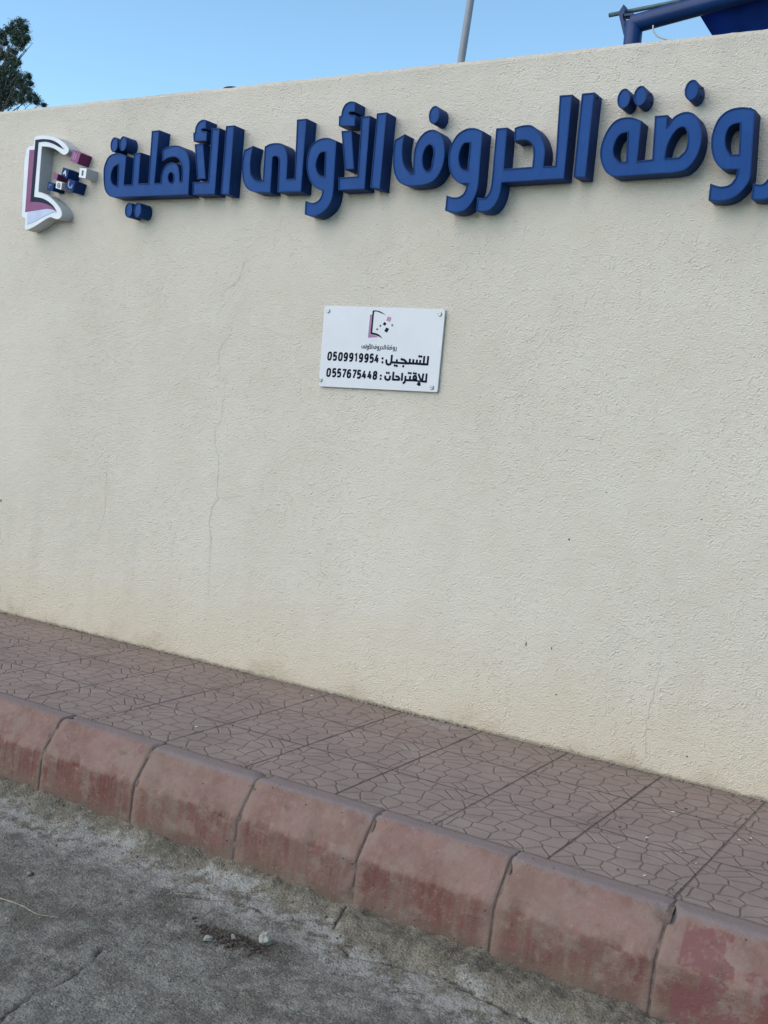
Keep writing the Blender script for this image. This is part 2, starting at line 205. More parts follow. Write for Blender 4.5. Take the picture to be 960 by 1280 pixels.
 'dta': [[[-1.9235,2.6934],[-1.924,2.7067],[-1.9232,2.7201],[-1.9212,2.7336],[-1.9183,2.7468],[-1.9143,2.7604],[-1.9092,2.7741],[-1.9031,2.7872],[-1.8963,2.799],[-1.8896,2.8087],[-1.8822,2.8176],[-1.8742,2.8254],[-1.8655,2.8317],[-1.8566,2.836],[-1.847,2.839],[-1.837,2.8409],[-1.8269,2.8419],[-1.8163,2.8419],[-1.8054,2.8408],[-1.7945,2.8389],[-1.7841,2.8364],[-1.7749,2.8333],[-1.766,2.8294],[-1.7573,2.8253],[-1.7484,2.8213],[-1.7489,2.6522],[-1.6839,2.657],[-1.6918,2.8385],[-1.6357,2.8388],[-1.6343,2.792],[-1.6285,2.8011],[-1.6228,2.8104],[-1.6168,2.8192],[-1.61,2.8267],[-1.6031,2.8322],[-1.5955,2.8367],[-1.5876,2.8404],[-1.5796,2.8432],[-1.5719,2.8451],[-1.5639,2.8463],[-1.5558,2.8465],[-1.5479,2.8456],[-1.5392,2.8433],[-1.5304,2.8397],[-1.5219,2.8348],[-1.5143,2.8289],[-1.5069,2.8206],[-1.5004,2.8106],[-1.4947,2.7997],[-1.4899,2.789],[-1.486,2.779],[-1.4829,2.7689],[-1.4805,2.7585],[-1.479,2.7474],[-1.4782,2.7328],[-1.4785,2.7171],[-1.48,2.7013],[-1.4827,2.6862],[-1.4863,2.6728],[-1.491,2.6596],[-1.4967,2.6472],[-1.5035,2.6359],[-1.5106,2.6264],[-1.5186,2.6176],[-1.5275,2.61],[-1.5371,2.6039],[-1.548,2.6],[-1.56,2.598],[-1.5723,2.5967],[-1.5845,2.5951],[-1.8448,2.5889],[-1.8541,2.5926],[-1.8635,2.5961],[-1.8727,2.6001],[-1.881,2.6054],[-1.8889,2.6128],[-1.896,2.6216],[-1.9024,2.6313],[-1.908,2.6415],[-1.9134,2.6535],[-1.9179,2.6665],[-1.9214,2.68]],[[-1.8067,2.776],[-1.8143,2.7751],[-1.8221,2.7746],[-1.8296,2.7735],[-1.8361,2.7709],[-1.8419,2.7662],[-1.847,2.7601],[-1.8514,2.7531],[-1.855,2.7459],[-1.8582,2.7379],[-1.8606,2.7292],[-1.8622,2.7203],[-1.8627,2.7116],[-1.8624,2.7033],[-1.8611,2.6949],[-1.859,2.6868],[-1.8558,2.6792],[-1.851,2.6723],[-1.8449,2.6659],[-1.8382,2.6598],[-1.8319,2.6535],[-1.8005,2.652]],[[-1.6266,2.6584],[-1.6262,2.6699],[-1.6259,2.6813],[-1.6252,2.6927],[-1.6235,2.7041],[-1.6206,2.7159],[-1.6168,2.7279],[-1.6122,2.7394],[-1.6069,2.7499],[-1.6018,2.7584],[-1.596,2.7664],[-1.5898,2.7734],[-1.5832,2.7784],[-1.5773,2.7812],[-1.571,2.7831],[-1.5649,2.7837],[-1.5596,2.7826],[-1.5552,2.7794],[-1.5514,2.7744],[-1.5483,2.7682],[-1.5455,2.7617],[-1.5425,2.7524],[-1.5402,2.7417],[-1.5387,2.7306],[-1.5383,2.7201],[-1.5386,2.7107],[-1.5396,2.7014],[-1.5417,2.6925],[-1.545,2.6844],[-1.5499,2.6773],[-1.5563,2.6709],[-1.5633,2.6649],[-1.57,2.6587]]],
 'waw_far': [[[-1.4229,2.5448],[-1.4117,2.5408],[-1.4004,2.5364],[-1.3892,2.5327],[-1.3784,2.5308],[-1.3687,2.5307],[-1.359,2.5317],[-1.3499,2.5338],[-1.3421,2.5372],[-1.3364,2.5415],[-1.3315,2.5467],[-1.3274,2.5528],[-1.3239,2.5593],[-1.3209,2.5679],[-1.3189,2.5774],[-1.3175,2.5874],[-1.3158,2.5972],[-1.3318,2.5977],[-1.3483,2.5978],[-1.3638,2.5987],[-1.377,2.6017],[-1.3846,2.6053],[-1.391,2.6099],[-1.3968,2.6152],[-1.4024,2.6211],[-1.4085,2.6284],[-1.4141,2.6365],[-1.4193,2.6454],[-1.4239,2.6551],[-1.429,2.6689],[-1.4334,2.6842],[-1.4367,2.7001],[-1.4386,2.7155],[-1.4388,2.7295],[-1.4379,2.7434],[-1.4358,2.757],[-1.433,2.7701],[-1.4297,2.7818],[-1.4256,2.7933],[-1.4207,2.804],[-1.4145,2.8136],[-1.4073,2.8217],[-1.399,2.829],[-1.3899,2.8353],[-1.3805,2.8403],[-1.371,2.8439],[-1.361,2.8464],[-1.3507,2.8479],[-1.3402,2.8487],[-1.3286,2.8488],[-1.3165,2.8479],[-1.3048,2.8463],[-1.2943,2.8441],[-1.2878,2.8419],[-1.282,2.8393],[-1.2764,2.8366],[-1.2707,2.8339],[-1.2595,2.5974],[-1.2595,2.5861],[-1.2592,2.5747],[-1.2596,2.5634],[-1.2617,2.5524],[-1.2663,2.5407],[-1.2726,2.529],[-1.2802,2.518],[-1.2885,2.5081],[-1.2969,2.4995],[-1.3062,2.4918],[-1.3161,2.4851],[-1.3265,2.4797],[-1.3372,2.4759],[-1.3484,2.4733],[-1.36,2.4718],[-1.3717,2.471],[-1.3842,2.4711],[-1.397,2.4724],[-1.4099,2.4742],[-1.4227,2.4757]],[[-1.3271,2.7847],[-1.3344,2.7839],[-1.3419,2.7832],[-1.3491,2.7822],[-1.3554,2.7802],[-1.3604,2.7775],[-1.3649,2.7742],[-1.3688,2.7702],[-1.3722,2.7654],[-1.3756,2.757],[-1.378,2.7469],[-1.3794,2.7361],[-1.3797,2.7258],[-1.3791,2.7164],[-1.3775,2.7069],[-1.3751,2.6977],[-1.3719,2.689],[-1.3681,2.6813],[-1.3634,2.674],[-1.3583,2.667],[-1.3535,2.6598],[-1.3191,2.6594]]],
 'ra_far': [[[-1.1815,2.8497],[-1.1232,2.8501],[-1.1264,2.6009],[-1.1269,2.589],[-1.1272,2.5772],[-1.1279,2.5654],[-1.1296,2.5537],[-1.1323,2.5418],[-1.1357,2.5297],[-1.14,2.5182],[-1.1453,2.5078],[-1.1512,2.4992],[-1.1579,2.4912],[-1.1653,2.4843],[-1.1733,2.4788],[-1.1816,2.4751],[-1.1905,2.4726],[-1.1997,2.4712],[-1.2089,2.4705],[-1.2185,2.4711],[-1.2281,2.4728],[-1.2378,2.475],[-1.2475,2.477],[-1.2465,2.5383],[-1.2374,2.5366],[-1.2281,2.5345],[-1.2192,2.5333],[-1.2115,2.534],[-1.2062,2.5363],[-1.2015,2.5399],[-1.1974,2.5442],[-1.1937,2.549],[-1.19,2.5552],[-1.1869,2.5622],[-1.1844,2.57],[-1.1823,2.5783],[-1.1806,2.5907],[-1.1799,2.6045],[-1.1797,2.6189],[-1.1792,2.6329]]],
}
DATA['D'] = {
 'dot_hlya_top1': [-4.9149,2.8952,0.0324,-0.0018,-0.0039,0.0422],
 'dot_hlya_top2': [-4.8445,2.8969,0.0321,-0.0018,-0.004,0.0431],
 'dot_hlya_low1': [-4.7639,2.5189,0.0286,-0.0007,-0.0038,0.0408],
 'dot_hlya_low2': [-4.6943,2.5166,0.0291,-0.0007,-0.004,0.0428],
 'dot_fa': [-2.7846,2.9175,0.031,-0.0021,-0.0045,0.0433],
 'dot_ta1': [-1.839,2.9216,0.0308,-0.0023,-0.0048,0.0437],
 'dot_ta2': [-1.7662,2.9276,0.0303,-0.0023,-0.0046,0.0423],
 'dot_dad': [-1.5434,2.9344,0.0304,-0.0024,-0.0046,0.0413],
}
DATA['G'] = {
 'outline': [[-5.6083,2.9734],[-5.607,2.9756],[-5.6059,2.9779],[-5.6045,2.98],[-5.6025,2.9819],[-5.5978,2.9843],[-5.5918,2.9861],[-5.5847,2.9875],[-5.5768,2.9886],[-5.5596,2.9894],[-5.5388,2.9889],[-5.5165,2.9875],[-5.495,2.9853],[-5.4741,2.9826],[-5.453,2.9791],[-5.4324,2.9746],[-5.4131,2.9691],[-5.3974,2.9632],[-5.3825,2.9563],[-5.3683,2.9489],[-5.3549,2.9415],[-5.3434,2.9352],[-5.3324,2.9288],[-5.3221,2.9221],[-5.3129,2.915],[-5.3053,2.9082],[-5.2979,2.9011],[-5.2921,2.8939],[-5.2891,2.8869],[-5.2892,2.8817],[-5.2907,2.8765],[-5.2934,2.8716],[-5.2968,2.8675],[-5.3022,2.8635],[-5.309,2.8603],[-5.3164,2.8581],[-5.3235,2.857],[-5.3294,2.8572],[-5.3352,2.8585],[-5.3412,2.8605],[-5.3478,2.8631],[-5.359,2.8685],[-5.3715,2.8757],[-5.3846,2.8833],[-5.3979,2.8899],[-5.4118,2.8957],[-5.426,2.9009],[-5.4407,2.9055],[-5.4558,2.9093],[-5.4732,2.9122],[-5.4913,2.914],[-5.5096,2.9154],[-5.5279,2.917],[-5.5341,2.6489],[-5.5205,2.6457],[-5.507,2.6426],[-5.4934,2.6393],[-5.4798,2.6351],[-5.465,2.6296],[-5.4502,2.6233],[-5.4354,2.6163],[-5.4207,2.6086],[-5.4052,2.5996],[-5.3897,2.5898],[-5.3747,2.5794],[-5.361,2.5688],[-5.3494,2.5593],[-5.3382,2.5496],[-5.3286,2.5397],[-5.3216,2.5298],[-5.318,2.5221],[-5.3156,2.5142],[-5.3147,2.5066],[-5.3157,2.4998],[-5.3189,2.4939],[-5.3242,2.4885],[-5.3305,2.484],[-5.337,2.4807],[-5.3442,2.479],[-5.352,2.4788],[-5.3604,2.4794],[-5.369,2.4803],[-5.3802,2.4828],[-5.392,2.4866],[-5.4043,2.49],[-5.4166,2.4911],[-5.4303,2.4889],[-5.4442,2.4842],[-5.4585,2.4782],[-5.4733,2.472],[-5.4922,2.464],[-5.5121,2.4548],[-5.5323,2.4456],[-5.5523,2.4377],[-5.5717,2.4309],[-5.5918,2.4244],[-5.6104,2.4197],[-5.6253,2.4183],[-5.631,2.4195],[-5.6357,2.4216],[-5.6399,2.4241],[-5.6444,2.4264],[-5.6425,2.4904],[-5.6512,2.4927],[-5.6603,2.4946],[-5.6685,2.4971],[-5.6745,2.5011],[-5.6773,2.5066],[-5.6783,2.5133],[-5.6787,2.5205],[-5.6793,2.5275],[-5.6803,2.6359],[-5.6832,2.7523],[-5.6821,2.8527],[-5.6708,2.9126],[-5.6654,2.9194],[-5.6593,2.9233],[-5.6526,2.9257],[-5.6456,2.9277],[-5.6368,2.9296],[-5.6273,2.9304],[-5.6175,2.9307],[-5.6078,2.9312]],
 'purple': [[-5.6368,2.9036],[-5.5911,2.9012],[-5.5988,2.5886],[-5.5843,2.5881],[-5.5698,2.5876],[-5.5553,2.5869],[-5.5408,2.5859],[-5.5264,2.5845],[-5.5122,2.5828],[-5.4977,2.5806],[-5.4828,2.5776],[-5.4641,2.5733],[-5.4445,2.5681],[-5.4253,2.562],[-5.4078,2.5548],[-5.395,2.5477],[-5.3834,2.5397],[-5.3722,2.5313],[-5.3608,2.5231],[-5.37,2.5268],[-5.3791,2.5307],[-5.3884,2.5342],[-5.3982,2.5371],[-5.4097,2.5395],[-5.4216,2.5411],[-5.434,2.5422],[-5.4472,2.5427],[-5.4639,2.5424],[-5.4815,2.541],[-5.5001,2.5392],[-5.52,2.5374],[-5.5486,2.5353],[-5.5797,2.533],[-5.6118,2.5306],[-5.6434,2.5283]],
 'navy': [[-5.5882,2.9602],[-5.5705,2.9607],[-5.553,2.9614],[-5.5352,2.9617],[-5.5172,2.9611],[-5.4967,2.9594],[-5.4755,2.9569],[-5.4547,2.9534],[-5.4353,2.9488],[-5.4196,2.9437],[-5.4048,2.9378],[-5.3906,2.9312],[-5.3771,2.9239],[-5.365,2.9162],[-5.3536,2.9077],[-5.3425,2.8989],[-5.3312,2.8902],[-5.3422,2.8942],[-5.353,2.8982],[-5.364,2.9022],[-5.3755,2.9066],[-5.3894,2.9122],[-5.4037,2.9184],[-5.4185,2.9245],[-5.4336,2.9297],[-5.4497,2.9344],[-5.4662,2.9385],[-5.4829,2.9419],[-5.4994,2.9443],[-5.5148,2.9453],[-5.5301,2.9454],[-5.5453,2.9451],[-5.5606,2.945],[-5.5725,2.6188],[-5.5547,2.6165],[-5.5367,2.6143],[-5.519,2.6118],[-5.5018,2.6084],[-5.4864,2.6041],[-5.4715,2.5992],[-5.457,2.5936],[-5.4431,2.5875],[-5.4305,2.5811],[-5.4183,2.5741],[-5.4068,2.5667],[-5.3961,2.5589],[-5.3877,2.5515],[-5.3801,2.5438],[-5.3728,2.5359],[-5.3653,2.5281],[-5.3756,2.535],[-5.3856,2.5419],[-5.3961,2.5487],[-5.4078,2.5548],[-5.4251,2.5617],[-5.4443,2.5679],[-5.4641,2.5732],[-5.4828,2.5776],[-5.4977,2.5806],[-5.5121,2.5828],[-5.5264,2.5844],[-5.5408,2.5859],[-5.5556,2.587],[-5.5706,2.5876],[-5.5855,2.5881],[-5.6005,2.5887]],
 'lav': [[-5.6221,2.5233],[-5.5962,2.5267],[-5.57,2.5303],[-5.5443,2.5336],[-5.5199,2.5363],[-5.5005,2.5383],[-5.4818,2.5401],[-5.464,2.5414],[-5.4471,2.5416],[-5.4338,2.5411],[-5.4212,2.5401],[-5.4093,2.5384],[-5.3981,2.536],[-5.3896,2.5333],[-5.3817,2.5299],[-5.3741,2.5262],[-5.3664,2.5227],[-5.3777,2.5211],[-5.389,2.5197],[-5.4004,2.518],[-5.4124,2.5156],[-5.4274,2.5119],[-5.443,2.5073],[-5.4591,2.5022],[-5.4755,2.4968],[-5.495,2.4899],[-5.5152,2.4822],[-5.5354,2.4747],[-5.555,2.4681],[-5.5716,2.4636],[-5.5878,2.4599],[-5.6039,2.4564],[-5.62,2.4527]],
}
DATA['B'] = {
 'purple_big': [[-5.251,2.8842],[-5.1855,2.8602],[-5.2092,2.7986],[-5.2737,2.8211]],
 'white_big': [[-5.1834,2.775],[-5.1267,2.7686],[-5.1327,2.7113],[-5.1892,2.7213]],
 'navy_a': [[-5.3289,2.7853],[-5.2762,2.7674],[-5.2899,2.7163],[-5.3422,2.7412]],
 'navy_u': [[-5.2744,2.7157],[-5.2158,2.6971],[-5.2355,2.6334],[-5.3008,2.6658]],
 'purple_small': [[-5.4081,2.7573],[-5.3692,2.745],[-5.3788,2.71],[-5.4179,2.7233]],
 'navy_small': [[-5.4503,2.7056],[-5.3993,2.6922],[-5.4083,2.649],[-5.4601,2.6575]],
 'white_small': [[-5.3772,2.7048],[-5.327,2.6942],[-5.333,2.6524],[-5.3805,2.6647]],
}
DATA['K'] = {
 't1': [[[-2.741,1.7777],[-2.7414,1.7387],[-2.7634,1.7377],[-2.7845,1.7386],[-2.8029,1.7389],[-2.8235,1.7391],[-2.8429,1.7389],[-2.8609,1.7377],[-2.9188,1.7385],[-2.9501,1.739]],[[-2.763,1.7767],[-2.7635,1.7384]],[[-2.7841,1.7566],[-2.7845,1.739]],[[-2.803,1.7573],[-2.8029,1.7393]],[[-2.8237,1.7583],[-2.8236,1.7395]],[[-2.8437,1.7597],[-2.8438,1.7393]],[[-2.8961,1.7573],[-2.8762,1.754],[-2.8638,1.7441],[-2.8596,1.7385]],[[-2.9185,1.7532],[-2.9193,1.7385]],[[-2.9506,1.7747],[-2.9504,1.7421],[-2.9547,1.7302],[-2.9663,1.7261],[-2.976,1.73],[-2.9806,1.7387],[-2.9799,1.7505]]],
 't1dot': [[[-2.7914,1.7755]],[[-2.7798,1.7748]],[[-2.8789,1.7229]],[[-2.9288,1.7244]],[[-2.9168,1.723]],[[-3.0037,1.756]],[[-3.0026,1.7365]]],
 't2': [[[-2.741,1.6925],[-2.7414,1.6539],[-2.7623,1.6539]],[[-2.7595,1.6916],[-2.7645,1.6537]],[[-2.7869,1.689],[-2.7734,1.6621],[-2.7645,1.6537],[-2.8095,1.6563]],[[-2.7733,1.644],[-2.7827,1.6443],[-2.7853,1.6391],[-2.7806,1.6363],[-2.7718,1.6384]],[[-2.7973,1.6685],[-2.8019,1.6778],[-2.8096,1.6786],[-2.8148,1.6721],[-2.8127,1.6646],[-2.8047,1.6611],[-2.7978,1.6638],[-2.7968,1.6723],[-2.7962,1.657],[-2.8614,1.655]],[[-2.8341,1.6761],[-2.8348,1.6564]],[[-2.8602,1.6747],[-2.8608,1.6534],[-2.8634,1.6436],[-2.872,1.6389]],[[-2.8807,1.688],[-2.8801,1.6516]],[[-2.9179,1.6717],[-2.9015,1.6687],[-2.8951,1.6593],[-2.8947,1.6555]],[[-2.8946,1.6547],[-2.9321,1.6534]],[[-2.9323,1.6916],[-2.9328,1.6518]],[[-2.95,1.6712],[-2.952,1.6543],[-2.9617,1.6502],[-2.9726,1.652],[-2.9788,1.6587],[-2.979,1.6696]]],
 't2dot': [[[-2.8141,1.6914]],[[-2.8023,1.6905]],[[-2.8438,1.6911]],[[-2.832,1.6905]],[[-2.9714,1.6857]],[[-2.9593,1.6851]],[[-3.0051,1.6698]],[[-3.0053,1.6533]]],
 'n1': [[[-3.3274,1.7722],[-3.3338,1.7695],[-3.3367,1.7615],[-3.3374,1.745],[-3.3352,1.7373],[-3.329,1.7351],[-3.3225,1.7378],[-3.3197,1.7458],[-3.319,1.7623],[-3.3212,1.77],[-3.3274,1.7722]],[[-3.2866,1.7725],[-3.3006,1.7719],[-3.302,1.7543],[-3.2945,1.7577],[-3.2883,1.7549],[-3.2866,1.7468],[-3.289,1.7384],[-3.2965,1.735],[-3.3038,1.7371]],[[-3.2596,1.7721],[-3.266,1.7694],[-3.2688,1.7614],[-3.2695,1.7449],[-3.2673,1.7372],[-3.2612,1.735],[-3.2548,1.7378],[-3.252,1.7457],[-3.2513,1.7622],[-3.2535,1.7699],[-3.2596,1.7721]],[[-3.2193,1.7601],[-3.2209,1.7698],[-3.2271,1.7721],[-3.2334,1.7693],[-3.2358,1.7604],[-3.2341,1.7522],[-3.2279,1.7504],[-3.2205,1.7538],[-3.2193,1.7601],[-3.2197,1.7477],[-3.2232,1.7377],[-3.2306,1.7349],[-3.2357,1.7363]],[[-3.1855,1.76],[-3.1871,1.7698],[-3.1932,1.772],[-3.1995,1.7693],[-3.2019,1.7603],[-3.2002,1.7522],[-3.1941,1.7504],[-3.1867,1.7538],[-3.1855,1.76],[-3.1859,1.7477],[-3.1894,1.7377],[-3.1967,1.7349],[-3.2018,1.7363]],[[-3.1698,1.7655],[-3.1614,1.772],[-3.1628,1.735]],[[-3.1256,1.7599],[-3.1273,1.7697],[-3.1333,1.7719],[-3.1395,1.7692],[-3.1419,1.7602],[-3.1402,1.7521],[-3.1341,1.7503],[-3.1269,1.7537],[-3.1256,1.7599],[-3.1261,1.7476],[-3.1295,1.7376],[-3.1367,1.7348],[-3.1418,1.7362]],[[-3.0924,1.7599],[-3.0941,1.7696],[-3.1001,1.7718],[-3.1062,1.7691],[-3.1086,1.7602],[-3.1069,1.7521],[-3.1008,1.7503],[-3.0936,1.7537],[-3.0924,1.7599],[-3.0928,1.7476],[-3.0962,1.7376],[-3.1034,1.7348],[-3.1084,1.7362]],[[-3.0609,1.7721],[-3.0744,1.7715],[-3.0756,1.754],[-3.0685,1.7574],[-3.0625,1.7546],[-3.0608,1.7465],[-3.0631,1.7382],[-3.0703,1.7348],[-3.0772,1.7369]],[[-3.0374,1.7718],[-3.0477,1.7447],[-3.0293,1.7455]],[[-3.0339,1.7566],[-3.0346,1.735]]],
 'n2': [[[-3.3253,1.6877],[-3.3317,1.6849],[-3.3346,1.6769],[-3.3353,1.6603],[-3.3331,1.6526],[-3.3269,1.6504],[-3.3204,1.6532],[-3.3175,1.6612],[-3.3168,1.6778],[-3.319,1.6855],[-3.3253,1.6877]],[[-3.2829,1.6879],[-3.297,1.6872],[-3.2984,1.6697],[-3.2909,1.6732],[-3.2847,1.6704],[-3.2829,1.6623],[-3.2854,1.654],[-3.2929,1.6505],[-3.3001,1.6526]],[[-3.2521,1.6878],[-3.2661,1.6871],[-3.2674,1.6697],[-3.26,1.6732],[-3.2538,1.6704],[-3.2521,1.6623],[-3.2545,1.6541],[-3.262,1.6506],[-3.2692,1.6527]],[[-3.2379,1.687],[-3.2204,1.6878],[-3.2328,1.6506]],[[-3.1905,1.6861],[-3.1976,1.6873],[-3.204,1.684],[-3.2068,1.6747],[-3.2074,1.6626],[-3.2053,1.653],[-3.1992,1.6509],[-3.1924,1.6536],[-3.19,1.6625],[-3.1917,1.6704],[-3.1983,1.6727],[-3.2056,1.6687]],[[-3.1745,1.6868],[-3.1572,1.6877],[-3.1694,1.6509]],[[-3.129,1.6875],[-3.1427,1.6868],[-3.144,1.6697],[-3.1367,1.6731],[-3.1307,1.6704],[-3.129,1.6625],[-3.1314,1.6544],[-3.1386,1.651],[-3.1457,1.653]],[[-3.1046,1.6871],[-3.1152,1.6607],[-3.0965,1.6617]],[[-3.1012,1.6724],[-3.102,1.6514]],[[-3.0715,1.687],[-3.082,1.6607],[-3.0634,1.6617]],[[-3.068,1.6724],[-3.0689,1.6516]],[[-3.0395,1.6869],[-3.0456,1.6846],[-3.0475,1.6782],[-3.0451,1.6718],[-3.0402,1.6701],[-3.0351,1.6724],[-3.0322,1.679],[-3.0336,1.6852],[-3.0395,1.6869]],[[-3.0402,1.6701],[-3.0467,1.6668],[-3.049,1.6598],[-3.0473,1.653],[-3.041,1.6514],[-3.0344,1.6537],[-3.0322,1.6607],[-3.0339,1.6675],[-3.0402,1.6701]]],
}
DATA['P'] = {
 'frame': [[-3.0869,1.9931],[-3.081,1.9934],[-3.0752,1.9938],[-3.0692,1.994],[-3.0632,1.9936],[-3.0561,1.9926],[-3.0489,1.9911],[-3.0417,1.9892],[-3.0346,1.9867],[-3.0276,1.9835],[-3.0207,1.9797],[-3.0139,1.9756],[-3.007,1.9717],[-3.0142,1.974],[-3.0214,1.9764],[-3.0286,1.9787],[-3.0357,1.9809],[-3.0427,1.9831],[-3.0497,1.9854],[-3.0564,1.9873],[-3.0626,1.9884],[-3.0668,1.9886],[-3.0707,1.9883],[-3.0745,1.9878],[-3.0783,1.9875],[-3.0791,1.8827],[-3.0731,1.8822],[-3.067,1.8817],[-3.0609,1.8811],[-3.055,1.88],[-3.0494,1.8783],[-3.0438,1.8763],[-3.0384,1.8739],[-3.0332,1.8711],[-3.028,1.8676],[-3.0231,1.8635],[-3.0183,1.8593],[-3.0134,1.8551],[-3.0191,1.8573],[-3.0247,1.8595],[-3.0303,1.8617],[-3.0359,1.8637],[-3.0412,1.8655],[-3.0465,1.8673],[-3.0518,1.8689],[-3.0575,1.8702],[-3.0647,1.8714],[-3.0723,1.8722],[-3.08,1.8729],[-3.0877,1.8736]],
 'purp': [[-3.1003,1.9723],[-3.0869,1.9727],[-3.0886,1.8721],[-3.0816,1.8716],[-3.0745,1.8711],[-3.0676,1.8704],[-3.0609,1.8693],[-3.0552,1.8676],[-3.0498,1.8656],[-3.0445,1.8634],[-3.0391,1.8612],[-3.1017,1.8555]],
 'lav': [[-3.0943,1.8523],[-3.0863,1.8528],[-3.078,1.8533],[-3.0701,1.8538],[-3.0629,1.854],[-3.0581,1.8538],[-3.0537,1.8535],[-3.0495,1.8532],[-3.0453,1.8528],[-3.0512,1.8513],[-3.0573,1.8497],[-3.0632,1.8482],[-3.0691,1.8464],[-3.0747,1.8445],[-3.0802,1.8425],[-3.0857,1.8404],[-3.0911,1.8383]],
 's1': [[-2.9937,1.9662],[-2.9714,1.9601],[-2.9795,1.9387],[-3.0019,1.9457]],
 's2': [[-3.0122,1.9378],[-2.9983,1.9304],[-3.006,1.9182],[-3.0206,1.9254]],
 's3': [[-2.9984,1.9109],[-2.9804,1.9039],[-2.9909,1.885],[-3.0082,1.892]],
 's4': [[-2.9664,1.9284],[-2.9585,1.9248],[-2.9618,1.9169],[-2.9697,1.9205]],
 's5': [[-3.0358,1.9235],[-3.0277,1.9194],[-3.0321,1.9119],[-3.0402,1.9161]],
 's6': [[-3.0534,1.9055],[-3.0447,1.9019],[-3.0489,1.8948],[-3.0569,1.8981]],
 's7': [[-3.0253,1.9025],[-3.0209,1.9003],[-3.0232,1.8962],[-3.0276,1.8984]],
}
DATA['C'] = {
 'c1': [[-3.9566,2.2569],[-3.9697,2.176],[-4.0064,2.1188],[-4.0783,2.0886],[-4.0974,2.0194]],
 'c2': [[-3.9916,1.8578],[-4.0508,1.8065],[-4.0891,1.7555],[-4.0843,1.706],[-4.0639,1.6075]],
 'c3': [[-4.0273,1.6094],[-4.0296,1.4767],[-4.0342,1.3683],[-4.0731,1.3202],[-4.0645,1.2322],[-4.0297,1.1431],[-4.0287,0.9753],[-4.016,0.9347],[-4.0581,0.8708],[-4.0676,0.8104],[-4.044,0.7031],[-4.0441,0.5671],[-4.0328,0.3811]],
 'c4': [[-4.0165,0.9397],[-3.9035,0.9555],[-3.8307,0.9719]],
 'c4b': [[-3.4165,1.2401],[-3.4537,1.1811],[-3.4669,1.1159]],
 'c5': [[-1.4237,0.4981],[-1.4449,0.447],[-1.4501,0.3359],[-1.4651,0.2695],[-1.4705,0.1732],[-1.4599,0.0325]],
 'c6': [[-1.4475,0.3128],[-1.3483,0.3104],[-1.2268,0.3211],[-1.0413,0.3838]],
 'c7': [[-4.8928,1.1762],[-4.892,0.9783],[-4.8847,0.7622],[-4.9248,0.6483],[-4.9417,0.5548]],
}

# ------------------------------------------------------------------ materials of the setting
def wall_material():
    n = N("cream_stucco"); p = n.pos(); x, y, z = n.sep(p)
    big = n.ramp(n.noise(p, 0.9, 3), .3, .7)
    mid = n.noise(p, 6, 5, .6)
    c = n.mix(big, (.585, .522, .435), (.640, .574, .482))
    c = n.mix(n.ramp(mid, .35, .7, 0, .35), c, (.66, .60, .525))
    # grey water marks low on the wall, stretched upright
    st = n.noise(n.scale(p, (7, 7, .55)), 1, 5, .6)
    low = n.ramp(z, 1.25, .05)
    left = n.ramp(x, -3.4, -4.6, .35, 1.0)
    c = n.mix(n.math('MULTIPLY', n.math('MULTIPLY', n.ramp(st, .42, .72), low), n.math('MULTIPLY', left, .30)), c, (.38, .365, .33))
    # ochre splash zone above the pavement
    edge = n.math('ADD', z, n.math('MULTIPLY', n.math('SUBTRACT', n.noise(p, 3.5, 5, .65), .5), .55))
    c = n.mix(n.ramp(edge, .62, -.02, 0, .7), c, (.590, .490, .360))
    c = n.mix(n.ramp(edge, .10, -.10, 0, .70), c, (.42, .33, .235))
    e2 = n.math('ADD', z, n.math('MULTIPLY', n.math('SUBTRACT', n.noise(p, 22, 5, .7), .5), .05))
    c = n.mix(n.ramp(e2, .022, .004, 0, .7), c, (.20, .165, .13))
    # drip marks below the wall top
    tp = n.ramp(n.math('ADD', z, n.math('MULTIPLY', n.noise(n.scale(p, (5, 5, .8)), 1, 4), .35)), 3.22, 3.45)
    c = n.mix(n.math('MULTIPLY', tp, .35), c, (.44, .41, .36))
    # specks where grit shows
    sp = n.new('ShaderNodeTexVoronoi', {'Vector': p, 'Scale': 26.0, 'Randomness': 1.0}).outputs['Distance']
    c = n.mix(n.ramp(sp, .045, .02, 0, .45), c, (.27, .25, .22))
    # sprayed plaster: rounded crumbs of two sizes on a lumpy ground
    wv = n.new('ShaderNodeVectorMath', {0: p, 1: n.new('ShaderNodeVectorMath', {0: n.noise(p, 45, 3, .6, out='Color'), 1: (.012, .012, .012)}, operation='MULTIPLY').outputs[0]}, operation='ADD').outputs[0]
    g1 = n.new('ShaderNodeTexVoronoi', {'Vector': wv, 'Scale': 92.0, 'Randomness': 1.0}).outputs['Distance']
    g2 = n.new('ShaderNodeTexVoronoi', {'Vector': wv, 'Scale': 190.0, 'Randomness': 1.0}).outputs['Distance']
    sel = n.ramp(n.noise(p, 30, 3, .6), .42, .62)
    fade = n.ramp(n.noise(p, 1.7, 3), .35, .65, .55, 1.0)
    h = n.math('MULTIPLY', n.math('SUBTRACT', .6, g1), n.math('MULTIPLY', sel, n.math('MULTIPLY', fade, 1.6)))
    h = n.math('ADD', h, n.math('MULTIPLY', n.math('SUBTRACT', .6, g2), .7))
    h = n.math('ADD', h, n.math('MULTIPLY', n.noise(p, 14, 4, .55), .9))
    n.set(base=c, rough=.92, spec=.2, normal=n.bump(h, .0040))
    return n.m

